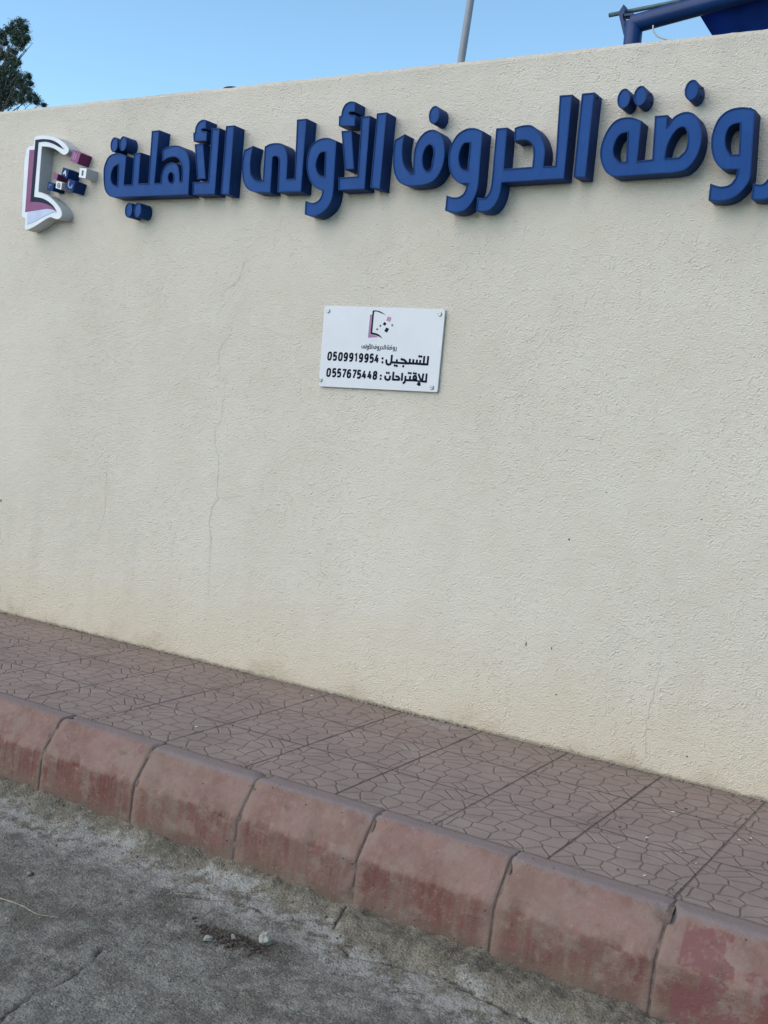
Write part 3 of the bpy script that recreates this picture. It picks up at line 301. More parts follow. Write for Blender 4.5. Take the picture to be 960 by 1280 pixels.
def paving_material():
    n = N("stamped_paving"); p = n.pos(); x, y, z = n.sep(p)
    TX, TY = .4445, .418
    ux = n.math('DIVIDE', n.math('ADD', x, 20*TX + .930 - .0), TX)
    uy = n.math('DIVIDE', n.math('ADD', y, 20*TY), TY)
    fx, fy = n.math('FRACT', ux), n.math('FRACT', uy)
    ix, iy = n.math('FLOOR', ux), n.math('FLOOR', uy)
    # every slab carries the same stamp, only a few are turned over
    alt = n.math('MODULO', n.math('ADD', n.math('MULTIPLY', ix, 3.0), n.math('MULTIPLY', iy, 5.0)), 2.0)
    px = n.math('ADD', n.math('MULTIPLY', fx, n.math('SUBTRACT', 1.0, n.math('MULTIPLY', alt, 2.0))), alt)
    v = n.new('ShaderNodeCombineXYZ', {'X': px, 'Y': fy, 'Z': n.math('MULTIPLY', alt, .0)}).outputs[0]
    wob = n.noise(v, 5, 2, .5, out='Color')
    v2 = n.new('ShaderNodeVectorMath', {0: v, 1: n.new('ShaderNodeVectorMath', {0: wob, 1: (.055, .055, 0)}, operation='MULTIPLY').outputs[0]}, operation='ADD').outputs[0]
    d = n.new('ShaderNodeTexVoronoi', {'Vector': v2, 'Scale': 5.2, 'Randomness': .88}, feature='DISTANCE_TO_EDGE', voronoi_dimensions='2D').outputs['Distance']
    cellc = n.new('ShaderNodeTexVoronoi', {'Vector': v2, 'Scale': 5.2, 'Randomness': .88}, voronoi_dimensions='2D').outputs['Color']
    groove = n.ramp(d, .0, .085)                       # 0 in the stamped line
    ex = n.math('MULTIPLY', n.math('MINIMUM', fx, n.math('SUBTRACT', 1.0, fx)), TX)
    ey = n.math('MULTIPLY', n.math('MINIMUM', fy, n.math('SUBTRACT', 1.0, fy)), TY)
    jw = n.math('MULTIPLY', n.math('SUBTRACT', n.noise(p, 7, 5, .7), .25), .011)
    jx = n.ramp(n.math('SUBTRACT', ex, jw), -.001, .0035)
    jy = n.ramp(n.math('SUBTRACT', ey, jw), -.0016, .0028)
    j = n.math('MINIMUM', jx, jy)
    big = n.ramp(n.noise(p, 2.2, 4, .6), .3, .7)
    fine = n.noise(p, 130, 3, .7)
    slab = n.new('ShaderNodeTexWhiteNoise', {'Vector': n.new('ShaderNodeCombineXYZ', {'X': ix, 'Y': iy, 'Z': 0.0}).outputs[0]}, noise_dimensions='3D').outputs['Value']
    c = n.mix(big, (.188, .148, .134), (.238, .188, .168))
    c = n.mix(n.math('MULTIPLY', slab, .35), c, (.190, .150, .136))
    c = n.mix(n.math('MULTIPLY', n.sep(cellc)[0], .18), c, (.245, .182, .158))
    c = n.mix(n.ramp(fine, .35, .75, 0, .35), c, (.255, .196, .170))
    dust = n.noise(p, 5, 6, .7)
    c = n.mix(n.ramp(dust, .46, .70, 0, .65), c, (.265, .220, .190))
    c = n.mix(n.ramp(n.math('ADD', y, n.math('MULTIPLY', n.math('SUBTRACT', n.noise(p, 2.6, 4), .5), .5)), -.70, -.05, 0, .40), c, (.255, .190, .152))
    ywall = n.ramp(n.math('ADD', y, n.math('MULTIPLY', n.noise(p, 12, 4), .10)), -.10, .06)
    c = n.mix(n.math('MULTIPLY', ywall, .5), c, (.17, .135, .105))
    c = n.mix(n.ramp(n.noise(p, 3.4, 6, .7), .46, .30, 0, .55), c, (.150, .118, .108))
    c = n.mix(n.ramp(groove, 1, 0, 0, .30), c, (.110, .082, .072))
    c = n.mix(n.ramp(j, 1, 0, 0, n.ramp(n.noise(p, 1.6, 2), .35, .65, .35, .85)), c, (.060, .047, .043))
    # cement splash against the wall
    dx = n.math('MULTIPLY', n.math('ADD', x, 2.48), 3.2); dy = n.math('MULTIPLY', n.math('ADD', y, .07), 11.0)
    rr = n.math('ADD', n.math('SQRT', n.math('ADD', n.math('MULTIPLY', dx, dx), n.math('MULTIPLY', dy, dy))), n.math('MULTIPLY', n.math('SUBTRACT', n.noise(p, 18, 5, .7), .5), 2.6))
    c = n.mix(n.ramp(rr, .75, .25, 0, .45), c, (.30, .28, .265))
    h = n.math('ADD', n.math('MULTIPLY', groove, 1.0), n.math('MULTIPLY', j, 1.3))
    h = n.math('ADD', h, n.math('MULTIPLY', n.noise(p, 90, 4, .65), .35))
    h = n.math('ADD', h, n.math('MULTIPLY', n.noise(p, 16, 3), .5))
    n.set(base=c, rough=.85, spec=.2, normal=n.bump(h, .0050))
    return n.m

def kerb_material():
    n = N("painted_kerb_concrete"); p = n.pos(); x, y, z = n.sep(p)
    rnd = n.new('ShaderNodeObjectInfo').outputs['Random']
    off = n.new('ShaderNodeCombineXYZ', {'X': n.math('MULTIPLY', rnd, 37.0), 'Y': n.math('MULTIPLY', rnd, 11.0), 'Z': 0.0}).outputs[0]
    q = n.new('ShaderNodeVectorMath', {0: p, 1: off}, operation='ADD').outputs[0]
    a = n.noise(q, 6, 6, .65); b = n.noise(q, 24, 5, .7)
    st = n.noise(n.scale(q, (42, 3, 1.6)), 1, 5, .65)
    top = n.mix(n.ramp(a, .35, .65), (.180, .102, .085), (.235, .146, .123))
    face = n.mix(n.ramp(a, .36, .64), (.132, .050, .042), (.175, .083, .068))
    face = n.mix(n.ramp(st, .42, .66, 0, .75), face, (.165, .115, .092))
    face = n.mix(n.ramp(n.noise(q, 3.1, 4, .6), .52, .68, 0, .6), face, (.120, .038, .036))
    zz = n.math('ADD', z, n.math('MULTIPLY', n.math('SUBTRACT', b, .5), .035))
    c = n.mix(n.ramp(n.math('ADD', zz, n.math('MULTIPLY', n.math('SUBTRACT', st, .5), .05)), -.108, -.142), top, face)
    fl = n.noise(q, 55, 5, .75)
    c = n.mix(n.ramp(fl, .56, .74, 0, .6), c, (.27, .205, .165))
    c = n.mix(n.ramp(fl, .42, .28, 0, .55), c, (.085, .048, .038))
    c = n.mix(n.ramp(b, .55, .75, 0, .45), c, (.285, .205, .170))
    # bare rubbed line where the two faces meet, damp foot, unpainted back edge
    c = n.mix(n.math('MULTIPLY', n.ramp(n.math('ABSOLUTE', n.math('ADD', zz, .128)), .02, .003), .25), c, (.30, .215, .175))
    c = n.mix(n.math('MULTIPLY', n.ramp(zz, -.235, -.305), .60), c, (.110, .088, .064))
    dst = n.ramp(n.math('ADD', n.noise(q, 2.6, 5, .65), n.math('MULTIPLY', n.math('SUBTRACT', rnd, .5), .16)), .46, .68, 0, .36)
    c = n.mix(dst, c, n.mix(b, (.165, .118, .088), (.235, .180, .140)))
    bl = n.noise(q, 9, 6, .7)
    c = n.mix(n.ramp(bl, .50, .66, 0, .6), c, (.225, .172, .140))
    c = n.mix(n.ramp(n.noise(q, 14, 6, .72), .58, .70, 0, .55), c, (.105, .070, .058))
    ends = n.ramp(n.math('ADD', n.math('ABSOLUTE', x), n.math('MULTIPLY', n.math('SUBTRACT', a, .5), .10)), .225, .275, 0, .60)
    c = n.mix(ends, c, (.215, .150, .120))
    yy = n.math('ADD', y, n.math('ADD', n.math('MULTIPLY', n.math('SUBTRACT', b, .5), .030), n.math('MULTIPLY', n.math('SUBTRACT', rnd, .5), .018)))
    c = n.mix(n.ramp(yy, -1.342, -1.326), c, n.mix(a, (.165, .132, .126), (.225, .182, .172)))
    wx = n.sep(n.new('ShaderNodeNewGeometry').outputs['Position'])[0]
    pm = n.math('MULTIPLY', n.ramp(wx, -.86, -.85), n.ramp(wx, -.36, -.37))
    pp = n.noise(n.scale(p, (1, 1, 1), (5.1, 0, 2.2)), 5.5, 4, .55)
    pm = n.math('MULTIPLY', pm, n.math('MULTIPLY', n.ramp(pp, .49, .51), n.ramp(yy, -1.338, -1.348)))
    c = n.mix(n.math('MULTIPLY', pm, n.ramp(b, .66, .48, .10, .70)), c, (.165, .060, .062))
    chips = n.new('ShaderNodeTexVoronoi', {'Vector': q, 'Scale': 27.0}).outputs['Distance']
    c = n.mix(n.ramp(n.math('ADD', chips, n.math('MULTIPLY', b, .12)), .14, .09, 0, .45), c, (.40, .32, .265))
    pit = n.new('ShaderNodeTexVoronoi', {'Vector': n.scale(q, (1, 1, 1), (3.3, 1.7, .4)), 'Scale': 17.0}).outputs['Distance']
    c = n.mix(n.ramp(pit, .06, .035, 0, .7), c, (.07, .05, .045))
    h = n.math('ADD', n.math('MULTIPLY', b, .7), n.math('ADD', n.math('MULTIPLY', n.noise(q, 110, 4, .65), .45), n.ramp(pit, .02, .07)))
    h = n.math('ADD', h, n.math('MULTIPLY', fl, .6))
    n.set(base=c, rough=.88, spec=.2, normal=n.bump(h, .0045))
    return n.m

def road_material():
    n = N("dusty_asphalt"); p = n.pos(); x, y, z = n.sep(p)
    att = lambda k: n.new('ShaderNodeAttribute', attribute_name=k).outputs['Fac']
    a = n.noise(p, 3.4, 6, .65); b = n.noise(p, 11, 6, .68); f = n.noise(p, 74, 5, .8, .6)
    agg = n.new('ShaderNodeTexVoronoi', {'Vector': p, 'Scale': 95.0}).outputs
    c = n.mix(n.ramp(b, .33, .68), (.125, .119, .101), (.240, .232, .200))
    c = n.mix(n.math('MULTIPLY', n.ramp(n.sep(agg['Color'])[0], .55, 1.0), .50), c, (.33, .315, .275))
    c = n.mix(n.ramp(f, .38, .30, 0, .6), c, (.045, .045, .043))
    c = n.mix(n.ramp(a, .47, .62, 0, .72), c, n.mix(f, (.060, .053, .042), (.125, .112, .090)))
    k = n.noise(p, 31, 5, .75)
    c = n.mix(n.ramp(k, .46, .30, 0, .75), c, (.055, .052, .044))
    c = n.mix(n.ramp(k, .56, .72, 0, .6), c, (.27, .255, .215))
    # sand and cement swept against the kerb
    lap = n.ramp(n.math('ADD', x, n.math('MULTIPLY', n.noise(p, 9, 3), .1)), -2.02, -1.90)
    ye = n.math('ADD', n.math('ADD', y, n.math('MULTIPLY', lap, .085)), n.math('MULTIPLY', n.math('SUBTRACT', n.noise(p, 5, 6, .68), .5), .46))
    sand = n.mix(n.ramp(b, .35, .68), (.122, .104, .074), (.245, .213, .160))
    sand = n.mix(n.ramp(n.noise(p, 7, 5, .6), .55, .75, 0, .7), sand, (.080, .074, .050))
    sand = n.mix(n.ramp(k, .45, .30, 0, .6), sand, (.070, .060, .040))
    c = n.mix(n.ramp(ye, -1.72, -1.60, 0, .90), c, sand)
    salt = n.math('MULTIPLY', n.ramp(n.math('ADD', n.noise(p, 9, 6, .75), n.math('MULTIPLY', f, .25)), .54, .68), n.math('MULTIPLY', n.ramp(ye, -1.82, -1.66), n.ramp(ye, -1.50, -1.58)))
    c = n.mix(n.math('MULTIPLY', salt, .9), c, (.36, .345, .31))
    c = n.mix(att('soil'), c, n.mix(n.ramp(f, .35, .65), (.038, .029, .022), (.095, .072, .056)))
    c = n.mix(n.ramp(att('crack'), .05, .75, 0, .85), c, (.026, .025, .022))
    f2 = n.noise(n.scale(p, (1, 1, .3)), 150, 3, .7)
    c = n.mix(n.ramp(f2, .56, .70, 0, .75), c, (.36, .345, .30))
    c = n.mix(n.ramp(f2, .44, .30, 0, .8), c, (.045, .043, .038))
    h = n.math('ADD', n.math('MULTIPLY', f, .9), n.math('ADD', n.math('MULTIPLY', n.ramp(agg['Distance'], .55, .1), .55), n.math('ADD', n.math('MULTIPLY', k, 2.2), n.math('MULTIPLY', b, 1.6))))
    n.set(base=c, rough=.93, spec=.2, normal=n.bump(h, .0065))
    return n.m

M_WALL, M_PAVE, M_KERB, M_ROAD = wall_material(), paving_material(), kerb_material(), road_material()
M_CRACK = plain("hairline_crack", (.45, .405, .335), .95)  # plain colour of the thin crack ribbons on the wall
M_MORTAR = plain("joint_mortar", (.120, .086, .070), .95, var=.35, vs=40, bump=.002)

# ------------------------------------------------------------------ the ground (road): one sheet out to the horizon
def axis(lo, hi, step, far):
    out = []
    v = lo; s = step
    left = []
    while v > -far:
        s *= 1.35; v -= s; left.append(v)
    out = left[::-1]
    k = int(round((hi-lo)/step))
    out += [lo + (hi-lo)*i/k for i in range(k+1)]
    v = hi; s = step
    while v < far:
        s *= 1.35; v += s; out.append(v)
    return out

CRACKS_ROAD = [[(-2.32,-2.98),(-2.36,-2.82),(-2.402,-2.689),(-2.445,-2.523),(-2.433,-2.482),(-2.446,-2.365),(-2.46,-2.276),(-2.505,-2.209)],
               [(-2.045,-1.455),(-2.03,-1.547),(-1.945,-1.648),(-1.861,-1.699),(-1.722,-1.656),(-1.628,-1.639),(-1.555,-1.627),(-1.466,-1.648),(-1.365,-1.657),(-1.268,-1.665),(-1.195,-1.669)],
               [(-2.66,-1.80),(-2.55,-1.72),(-2.42,-1.66),(-2.28,-1.64)]]
def seg_dist(px, py, pl):
    best = 9
    for (ax, ay), (bx, by) in zip(pl, pl[1:]):
        dx, dy = bx-ax, by-ay
        t = max(0, min(1, ((px-ax)*dx+(py-ay)*dy)/(dx*dx+dy*dy)))
        best = min(best, math.hypot(px-ax-t*dx, py-ay-t*dy))
    return best

def berm_edge(x):
    s = max(0, min(1, (x+2.06)/.10)); s = s*s*(3-2*s)
    return -1.575 - .085*s + .012*noise.noise(Vector((x*4, 1, 0)))

def road_height(x, y):
    z = -.345
    q = Vector((x, y, 0))
    wob = noise.noise(q*3.1)*.07 + noise.noise(q*9)*.03
    t = (y - berm_edge(x) + wob*.6)/.13
    t = max(0, min(1, t)); t = t*t*(3-2*t)
    z += .042*t + .012*t*(noise.noise(Vector((x*5.5, 3, 0))) + .9*noise.noise(Vector((x*15, 6, 0))) + .5*noise.noise(Vector((x*40, 6, 0))))
    z += noise.noise(q*1.3)*.006 + noise.noise(q*6)*.005 + noise.noise(q*14)*.0035 + abs(noise.noise(q*28))*.003
    g = .4 + .6*t
    z += g*(noise.noise(q*17)*.007 + noise.noise(q*33)*.0045)
    z += .0035*max(0, noise.noise(q*26 + Vector((3, 8, 1))))*(1.3 if noise.noise(q*2.3) > 0 else .5)
    # loose heap of soil
    r = math.hypot((x+2.215)/.11, (y+1.882)/.04)
    if r < 2: z += .016*math.exp(-r*r*1.3)*(1+.7*noise.noise(q*60))
    return z

def build_road():
    xs = axis(-4.5, -.2, .0085, 500); ys = axis(-3.1, -1.42, .0085, 500)
    nx = len(xs); V = []; crack = []; soil = []
    for y in ys:
        for x in xs:
            fine = -4.52 < x < -.18 and -3.12 < y < -1.40
            if fine:
                z = road_height(x, y)
                q = Vector((x, y, 0))
                cm = 0.0
                if y < -1.45:
                    wx = x + .012*noise.noise(q*22); wy = y + .012*noise.noise(q*22 + Vector((9, 3, 1)))
                    d = min(seg_dist(wx, wy, pl) for pl in CRACKS_ROAD)
                    cm = max(0, 1 - d/(.0075+.005*noise.noise(q*5)))*(.85+.9*noise.noise(q*7))
                    cm = max(0, min(1, cm))
                z -= .014*cm
                r = math.hypot((x+2.20)/.15, (y+1.885)/.045) + .8*noise.noise(q*24) + .5*noise.noise(q*60)
                soil.append(max(0, min(1, (1.15-r)*1.5))); crack.append(cm)
            else:
                z = -.345 if y < 1 else -.345
                if y > -1.7 and y < -1.3: z = -.30
                soil.append(0); crack.append(0)
            V.append((x, y, z))
    F = [(j*nx+i, j*nx+i+1, (j+1)*nx+i+1, (j+1)*nx+i) for j in range(len(ys)-1) for i in range(nx-1)]
    o = link("road", V, F, M_ROAD, smooth=True)
    for k, d in (("crack", crack), ("soil", soil)):
        at = o.data.attributes.new(k, 'FLOAT', 'POINT'); at.data.foreach_set('value', d)
    tag(o, kind='structure')
build_road()

# ------------------------------------------------------------------ pavement
def build_sidewalk():
    x0, x1, y0, y1 = -14.0, 7.0, -1.245, .012
    nx, ny = 420, 28
    V = []; F = []
    for j in range(ny+1):
        for i in range(nx+1):
            x = x0+(x1-x0)*i/nx; y = y0+(y1-y0)*j/ny
            V.append((x, y, .0025*noise.noise(Vector((x*2.3, y*2.3, 4)))))
    F = [(j*(nx+1)+i, j*(nx+1)+i+1, (j+1)*(nx+1)+i+1, (j+1)*(nx+1)+i) for j in range(ny) for i in range(nx)]
    n = len(V)
    V += [(x0, y0, -.4), (x1, y0, -.4)]
    F += [(n, n+1, nx, *range(nx-1, -1, -1))]
    tag(link("sidewalk", V, F, M_PAVE, smooth=False), kind='structure')
build_sidewalk()

# ------------------------------------------------------------------ kerb stones
PROFILE = [(-1.247,-.42),(-1.247,-.010),(-1.253,-.001),(-1.318,.000),(-1.331,-.003),(-1.347,-.015),(-1.385,-.070),(-1.425,-.123),(-1.432,-.134),
           (-1.4355,-.150),(-1.440,-.22),(-1.446,-.30),(-1.450,-.42)]
PITCH = .5553
def dense_profile():
    out = []
    for (a0, b0), (a1, b1) in zip(PROFILE, PROFILE[1:]):
        k = max(1, int(math.hypot(a1-a0, b1-b0)/.016))
        out += [(a0+(a1-a0)*i/k, b0+(b1-b0)*i/k) for i in range(k)]
    return out + [PROFILE[-1]]
DP = dense_profile()
def kerb_stone(xc, seed, label, tilt=0.0):
    rnd = random.Random(seed)
    half = PITCH/2 - .0025 - rnd.uniform(0, .0025)
    st = [-half, -half+.004, -half+.010, -half+.018] + [-half+.018+(2*half-.036)*i/26 for i in range(1, 26)] + [half-.018, half-.010, half-.004, half]
    inset = {0: .0065, 1: .0026, 2: .0006, len(st)-1: .0065, len(st)-2: .0026, len(st)-3: .0006}
    V, F = [], []; m = len(DP)
    for i, x in enumerate(st):
        ins = inset.get(i, 0)
        for (y, z) in DP:
            k = ins*(1 if y < -1.29 else .3)
            q = Vector((x+xc, y, z))
            nz = noise.noise(q*13)*.0028 + noise.noise(q*40)*.0012
            chip = max(0, noise.noise(q*19 + Vector((seed, 0, 0))) - .16)*.050*(1 if abs(x) > half-.03 or -.02 < z+.128 < .02 else 0)
            dy, dz = (y+1.262), (z+.2)
            yy = y + (k + chip*.7)*.8 + (nz if y < -1.28 else 0)
            zz = z - (k + chip)*.8*(1 if z > -.14 else 0) + (nz*.6 if z > -.1 else 0)
            V.append((x, yy, zz + tilt*x))
    for i in range(len(st)-1):
        for j in range(m-1):
            F.append((i*m+j, (i+1)*m+j, (i+1)*m+j+1, i*m+j+1))
    F.append(tuple(range(m))); F.append(tuple((len(st)-1)*m+j for j in range(m))[::-1])
    o = link("kerb_stone", V, F, M_KERB, smooth=True)
    bm = bmesh.new(); bm.from_mesh(o.data); bmesh.ops.recalc_face_normals(bm, faces=bm.faces); bm.to_mesh(o.data); bm.free()
    o.location = (xc, 0, rnd.uniform(-.003, .003))
    tag(o, label, "kerb stone", "red painted kerb stones along the pavement")
    return o
KL = ["red kerb stone with fresher pink paint patches, cut off by the right edge",
      "red kerb stone with a pale scuffed top, second in from the right edge",
      "red kerb stone with a dark red lower face, below the phone plate's right end",
      "middle red kerb stone of the seven, behind the pale stone on the road",
      "red kerb stone just left of the middle one, third from the left edge",
      "red kerb stone beside the pale salty patch of road, second from the left edge",
      "red kerb stone reaching the left edge of the photo, beside crumbled sand"]
for k, lab in enumerate(KL):
    kerb_stone(-.92 + PITCH*(.5-k), 11+k, lab, tilt=[.004,-.005,.003,0,-.003,.004,0][k])
for k in list(range(-4, 0)) + list(range(7, 12)):
    kerb_stone(-.92 + PITCH*(.5-k), 11+k, "red kerb stone of the same row continuing past the " + ("right" if k < 0 else "left") + " edge of the view")
mb = MB()
for k in range(-4, 13):                                    # mortar left in the joints
    x = -.92 + PITCH*(1-k)
    pr = [(y + (.0062 if y < -1.29 else 0) + .001, z - .0055) for y, z in PROFILE]
    m = len(pr)
    mb.add([(x-.012, y, z) for y, z in pr] + [(x+.012, y, z) for y, z in pr],
           [(j, j+1, m+j+1, m+j) for j in range(m-1)])
o = mb.build("kerb_mortar", M_MORTAR); tag(o, kind='structure')

# ------------------------------------------------------------------ the boundary wall
def build_wall():
    x0, x1, H, T = -14.0, 7.0, 3.19, .22
    nx = 700
    top = []
    V, F = [], []
    for i in range(nx+1):
        x = x0+(x1-x0)*i/nx
        h = H + .004*noise.noise(Vector((x*3, 0, 0))) + .0035*noise.noise(Vector((x*17, 2, 0))) + .002*noise.noise(Vector((x*45, 5, 0)))
        V += [(x, 0, -.3), (x, 0, h-.022), (x, .004, h-.007), (x, .018, h), (x, T-.015, h+.004), (x, T, h-.012), (x, T, -.3)]
    for i in range(nx):
        for j in range(6):
            a = i*7+j
            F.append((a, a+7, a+8, a+1))
    F.append(tuple(range(7))); F.append(tuple(nx*7+j for j in range(7))[::-1])
    o = link("boundary_wall", V, F, M_WALL, smooth=False)
    bm = bmesh.new(); bm.from_mesh(o.data); bmesh.ops.recalc_face_normals(bm, faces=bm.faces); bm.to_mesh(o.data); bm.free()
    tag(o, "long cream stucco boundary wall carrying the blue Arabic sign, ochre stained at its foot", "wall")
    return o
WALL = build_wall()

def crack(name, pts, w):
    rnd = random.Random(len(pts)*7 + int(abs(pts[0][0])*100))
    P = []
    for (ax, az), (bx, bz) in zip(pts, pts[1:]):
        k = max(2, int(math.hypot(bx-ax, bz-az)/.018))
        P += [(ax+(bx-ax)*i/k + rnd.uniform(-.005, .005), az+(bz-az)*i/k + rnd.uniform(-.003, .003)) for i in range(k)]
    P.append(tuple(pts[-1]))
    V, F = [], []
    for i, (x, z) in enumerate(P):
        a, b = P[max(i-1, 0)], P[min(i+1, len(P)-1)]
        d = Vector((b[0]-a[0], b[1]-a[1])).normalized(); nrm = Vector((-d.y, d.x))
        t = i/(len(P)-1); ww = w*(.35+.65*math.sin(math.pi*min(1, max(0, t*.94+.03))))*rnd.uniform(.45, 1.25)
        V += [(x+nrm.x*ww, -.0015, z+nrm.y*ww), (x-nrm.x*ww, -.0015, z-nrm.y*ww)]
    F = [(2*i, 2*i+1, 2*i+3, 2*i+2) for i in range(len(P)-1)]
    return link(name, V, F, M_CRACK, WALL)
for k, w in (('c1', .0012), ('c2', .0012), ('c3', .0013), ('c4', .0009), ('c4b', .0009), ('c5', .0010), ('c6', .0006), ('c7', .0010)):
    crack("crack", DATA['C'][k], w)

M_DARK = plain("dark_grit", (.07, .065, .055), .9)
def grit(pts):
    """small gouges in the plaster"""
    mb = MB(); rnd = random.Random(3)
    for x, z, a, b in pts:
        n = 9
        ring = [(x + a*math.cos(2*math.pi*k/n)*rnd.uniform(.7, 1.2), -.0012, z + b*math.sin(2*math.pi*k/n)*rnd.uniform(.7, 1.2)) for k in range(n)]
        mb.add(ring, [tuple(range(n))])
    return mb.build("gouge", M_DARK, WALL)
for q in [(-1.9202,.9796,.005,.005),(-2.0815,.4639,.003,.013),(-1.9518,.4661,.0025,.009),(-1.9066,.2568,.004,.004),(-1.277,.1128,.005,.004),(-1.7648,1.2126,.004,.003),(-1.3287,1.1437,.004,.003),(-5.82,.72,.007,.010)]:
    grit([q])

def crumbs():
    """crumbled mortar lying along the foot of the wall: nobody could count it"""
    rnd = random.Random(21); mb = MB()
    x = -7.0
    while x < .3:
        x += rnd.expovariate(95)
        dens = noise.noise(Vector((x*2.1, 7, 0)))
        if dens < -.25: continue
        r = rnd.uniform(.002, .008)*(1.4 if -3.0 < x < -2.2 else 1)
        y = -rnd.uniform(0, .016)
        add_rock(mb, (x, y, r*.35), r, rnd, squash=.7)
    return mb
def add_rock(mb, c, r, rnd, squash=.75, sub=1):
    bm = bmesh.new(); bmesh.ops.create_icosphere(bm, subdivisions=sub, radius=1)
    sx, sy = rnd.uniform(.75, 1.35), rnd.uniform(.7, 1.1); ang = rnd.uniform(0, 6.28); off = Vector((rnd.uniform(0, 90), rnd.uniform(0, 90), 3))
    vs = []
    cuts = [(Vector((rnd.gauss(0, 1), rnd.gauss(0, 1), rnd.gauss(0, 1))).normalized(), rnd.uniform(.45, .8)) for _ in range(7)] if sub > 1 else []
    for v in bm.verts:
        for cn, cd in cuts:
            if v.co.dot(cn) > cd: v.co -= cn*(v.co.dot(cn)-cd)
        p = v.co*(1 + (.12 if cuts else .45)*noise.noise(v.co*1.1 + off) + .2*noise.noise(v.co*2.6 + off))
        px, py = p.x*sx, p.y*sy
        vs.append((c[0]+r*(px*math.cos(ang)-py*math.sin(ang)), c[1]+r*(px*math.sin(ang)+py*math.cos(ang)), c[2]+r*p.z*squash))
    mb.add(vs, [tuple(v.index for v in f.verts) for f in bm.faces]); bm.free()
M_CRUMB = plain("crumbled_mortar", (.20, .165, .13), .95, var=.4, vs=60)
tag(crumbs().build("crumbled_mortar", M_CRUMB), kind='stuff')

# ------------------------------------------------------------------ sign letters
def letter_blue():
    n = N("blue_acrylic"); p = n.pos()
    f = n.noise(p, 5, 4, .6); g = n.noise(n.scale(p, (30, 30, 4)), 1, 4, .6)
    c = n.mix(n.ramp(f, .3, .7), (.004, .048, .195), (.007, .060, .225))
    c = n.mix(n.ramp(g, .48, .8, 0, .35), c, (.022, .088, .240))
    n.set(base=c, rough=n.ramp(g, .3, .7, .42, .58), spec=.14)
    return n.m
def letter_side():
    n = N("blue_return"); p = n.pos()
    g = n.noise(n.scale(p, (8, 40, 8)), 1, 4, .6)
    c = n.mix(n.ramp(g, .35, .75), (.003, .032, .125), (.006, .042, .155))
    n.set(base=c, rough=.5, spec=.12)
    return n.m
M_FACE, M_SIDE = letter_blue(), letter_side()

def area(c): return .5*sum(c[i-1][0]*c[i][1]-c[i][0]*c[i-1][1] for i in range(len(c)))
def clean(c):
    out = []
    for p in c:
        if not out or math.hypot(p[0]-out[-1][0], p[1]-out[-1][1]) > .0008: out.append(tuple(p))
    if math.hypot(out[0][0]-out[-1][0], out[0][1]-out[-1][1]) < .0008: out.pop()
    return out
def orient(cs):
    res = []
    for i, c in enumerate(cs):
        c = clean(c)
        if (area(c) > 0) != (i == 0): c = c[::-1]
        res.append(c)
    return res
def offset(c, d):
    """moves a contour to its inside (left) by d"""
    out = []; n = len(c)
    for i in range(n):
        p = Vector(c[i]); a = (p-Vector(c[i-1])).normalized(); b = (Vector(c[(i+1) % n])-p).normalized()
        na, nb = Vector((-a.y, a.x)), Vector((-b.y, b.x))
        m = na+nb
        if m.length < .2: m = na
        m.normalize()
        k = min(1.0/max(m.dot(na), .35), 2.2)
        out.append(tuple(p + m*(d*k)))
    return out
def fill(cs, y):
    polys = [[Vector((a, b, 0)) for a, b in c] for c in cs]
    tris = tessellate_polygon(polys)
    V = [(p.x, y, p.y) for c in polys for p in c]
    return V, [tuple(t) for t in tris]

def channel_letter(name, contours, side, face, label, cat, group, depth=.09, rim=.0052, recess=.0035, back=-.0005, face_name="front_panel"):
    cs = orient(contours)
    V, F = [], []
    yf = -depth
    for c in cs:
        n = len(c); b = len(V)
        inn = offset(c, rim)
        ch = offset(c, .0012)
        V += [(x, back, z) for x, z in c] + [(x, yf+.0012, z) for x, z in c] + [(x, yf, z) for x, z in ch] + [(x, yf, z) for x, z in inn] + [(x, yf+recess+.002, z) for x, z in inn]
        for i in range(n):
            j = (i+1) % n
            for s in range(4):
                F.append((b+s*n+i, b+s*n+j, b+(s+1)*n+j, b+(s+1)*n+i))
    o = link(name, V, F, side)
    Vf, Ff = fill([offset(c, rim-.0004) for c in cs], yf+recess)
    f = link(face_name, Vf, Ff, face, o)
    for q in (o, f):
        bm = bmesh.new(); bm.from_mesh(q.data)
        if q is f:
            bmesh.ops.recalc_face_normals(bm, faces=bm.faces)
            for fc in bm.faces:
                fc.normal_update()
                if fc.normal.y > 0: fc.normal_flip()
        bm.to_mesh(q.data); bm.free()
    tag(o, label, cat, group)
    return o, cs
GRP = "raised blue letters of the wall sign"
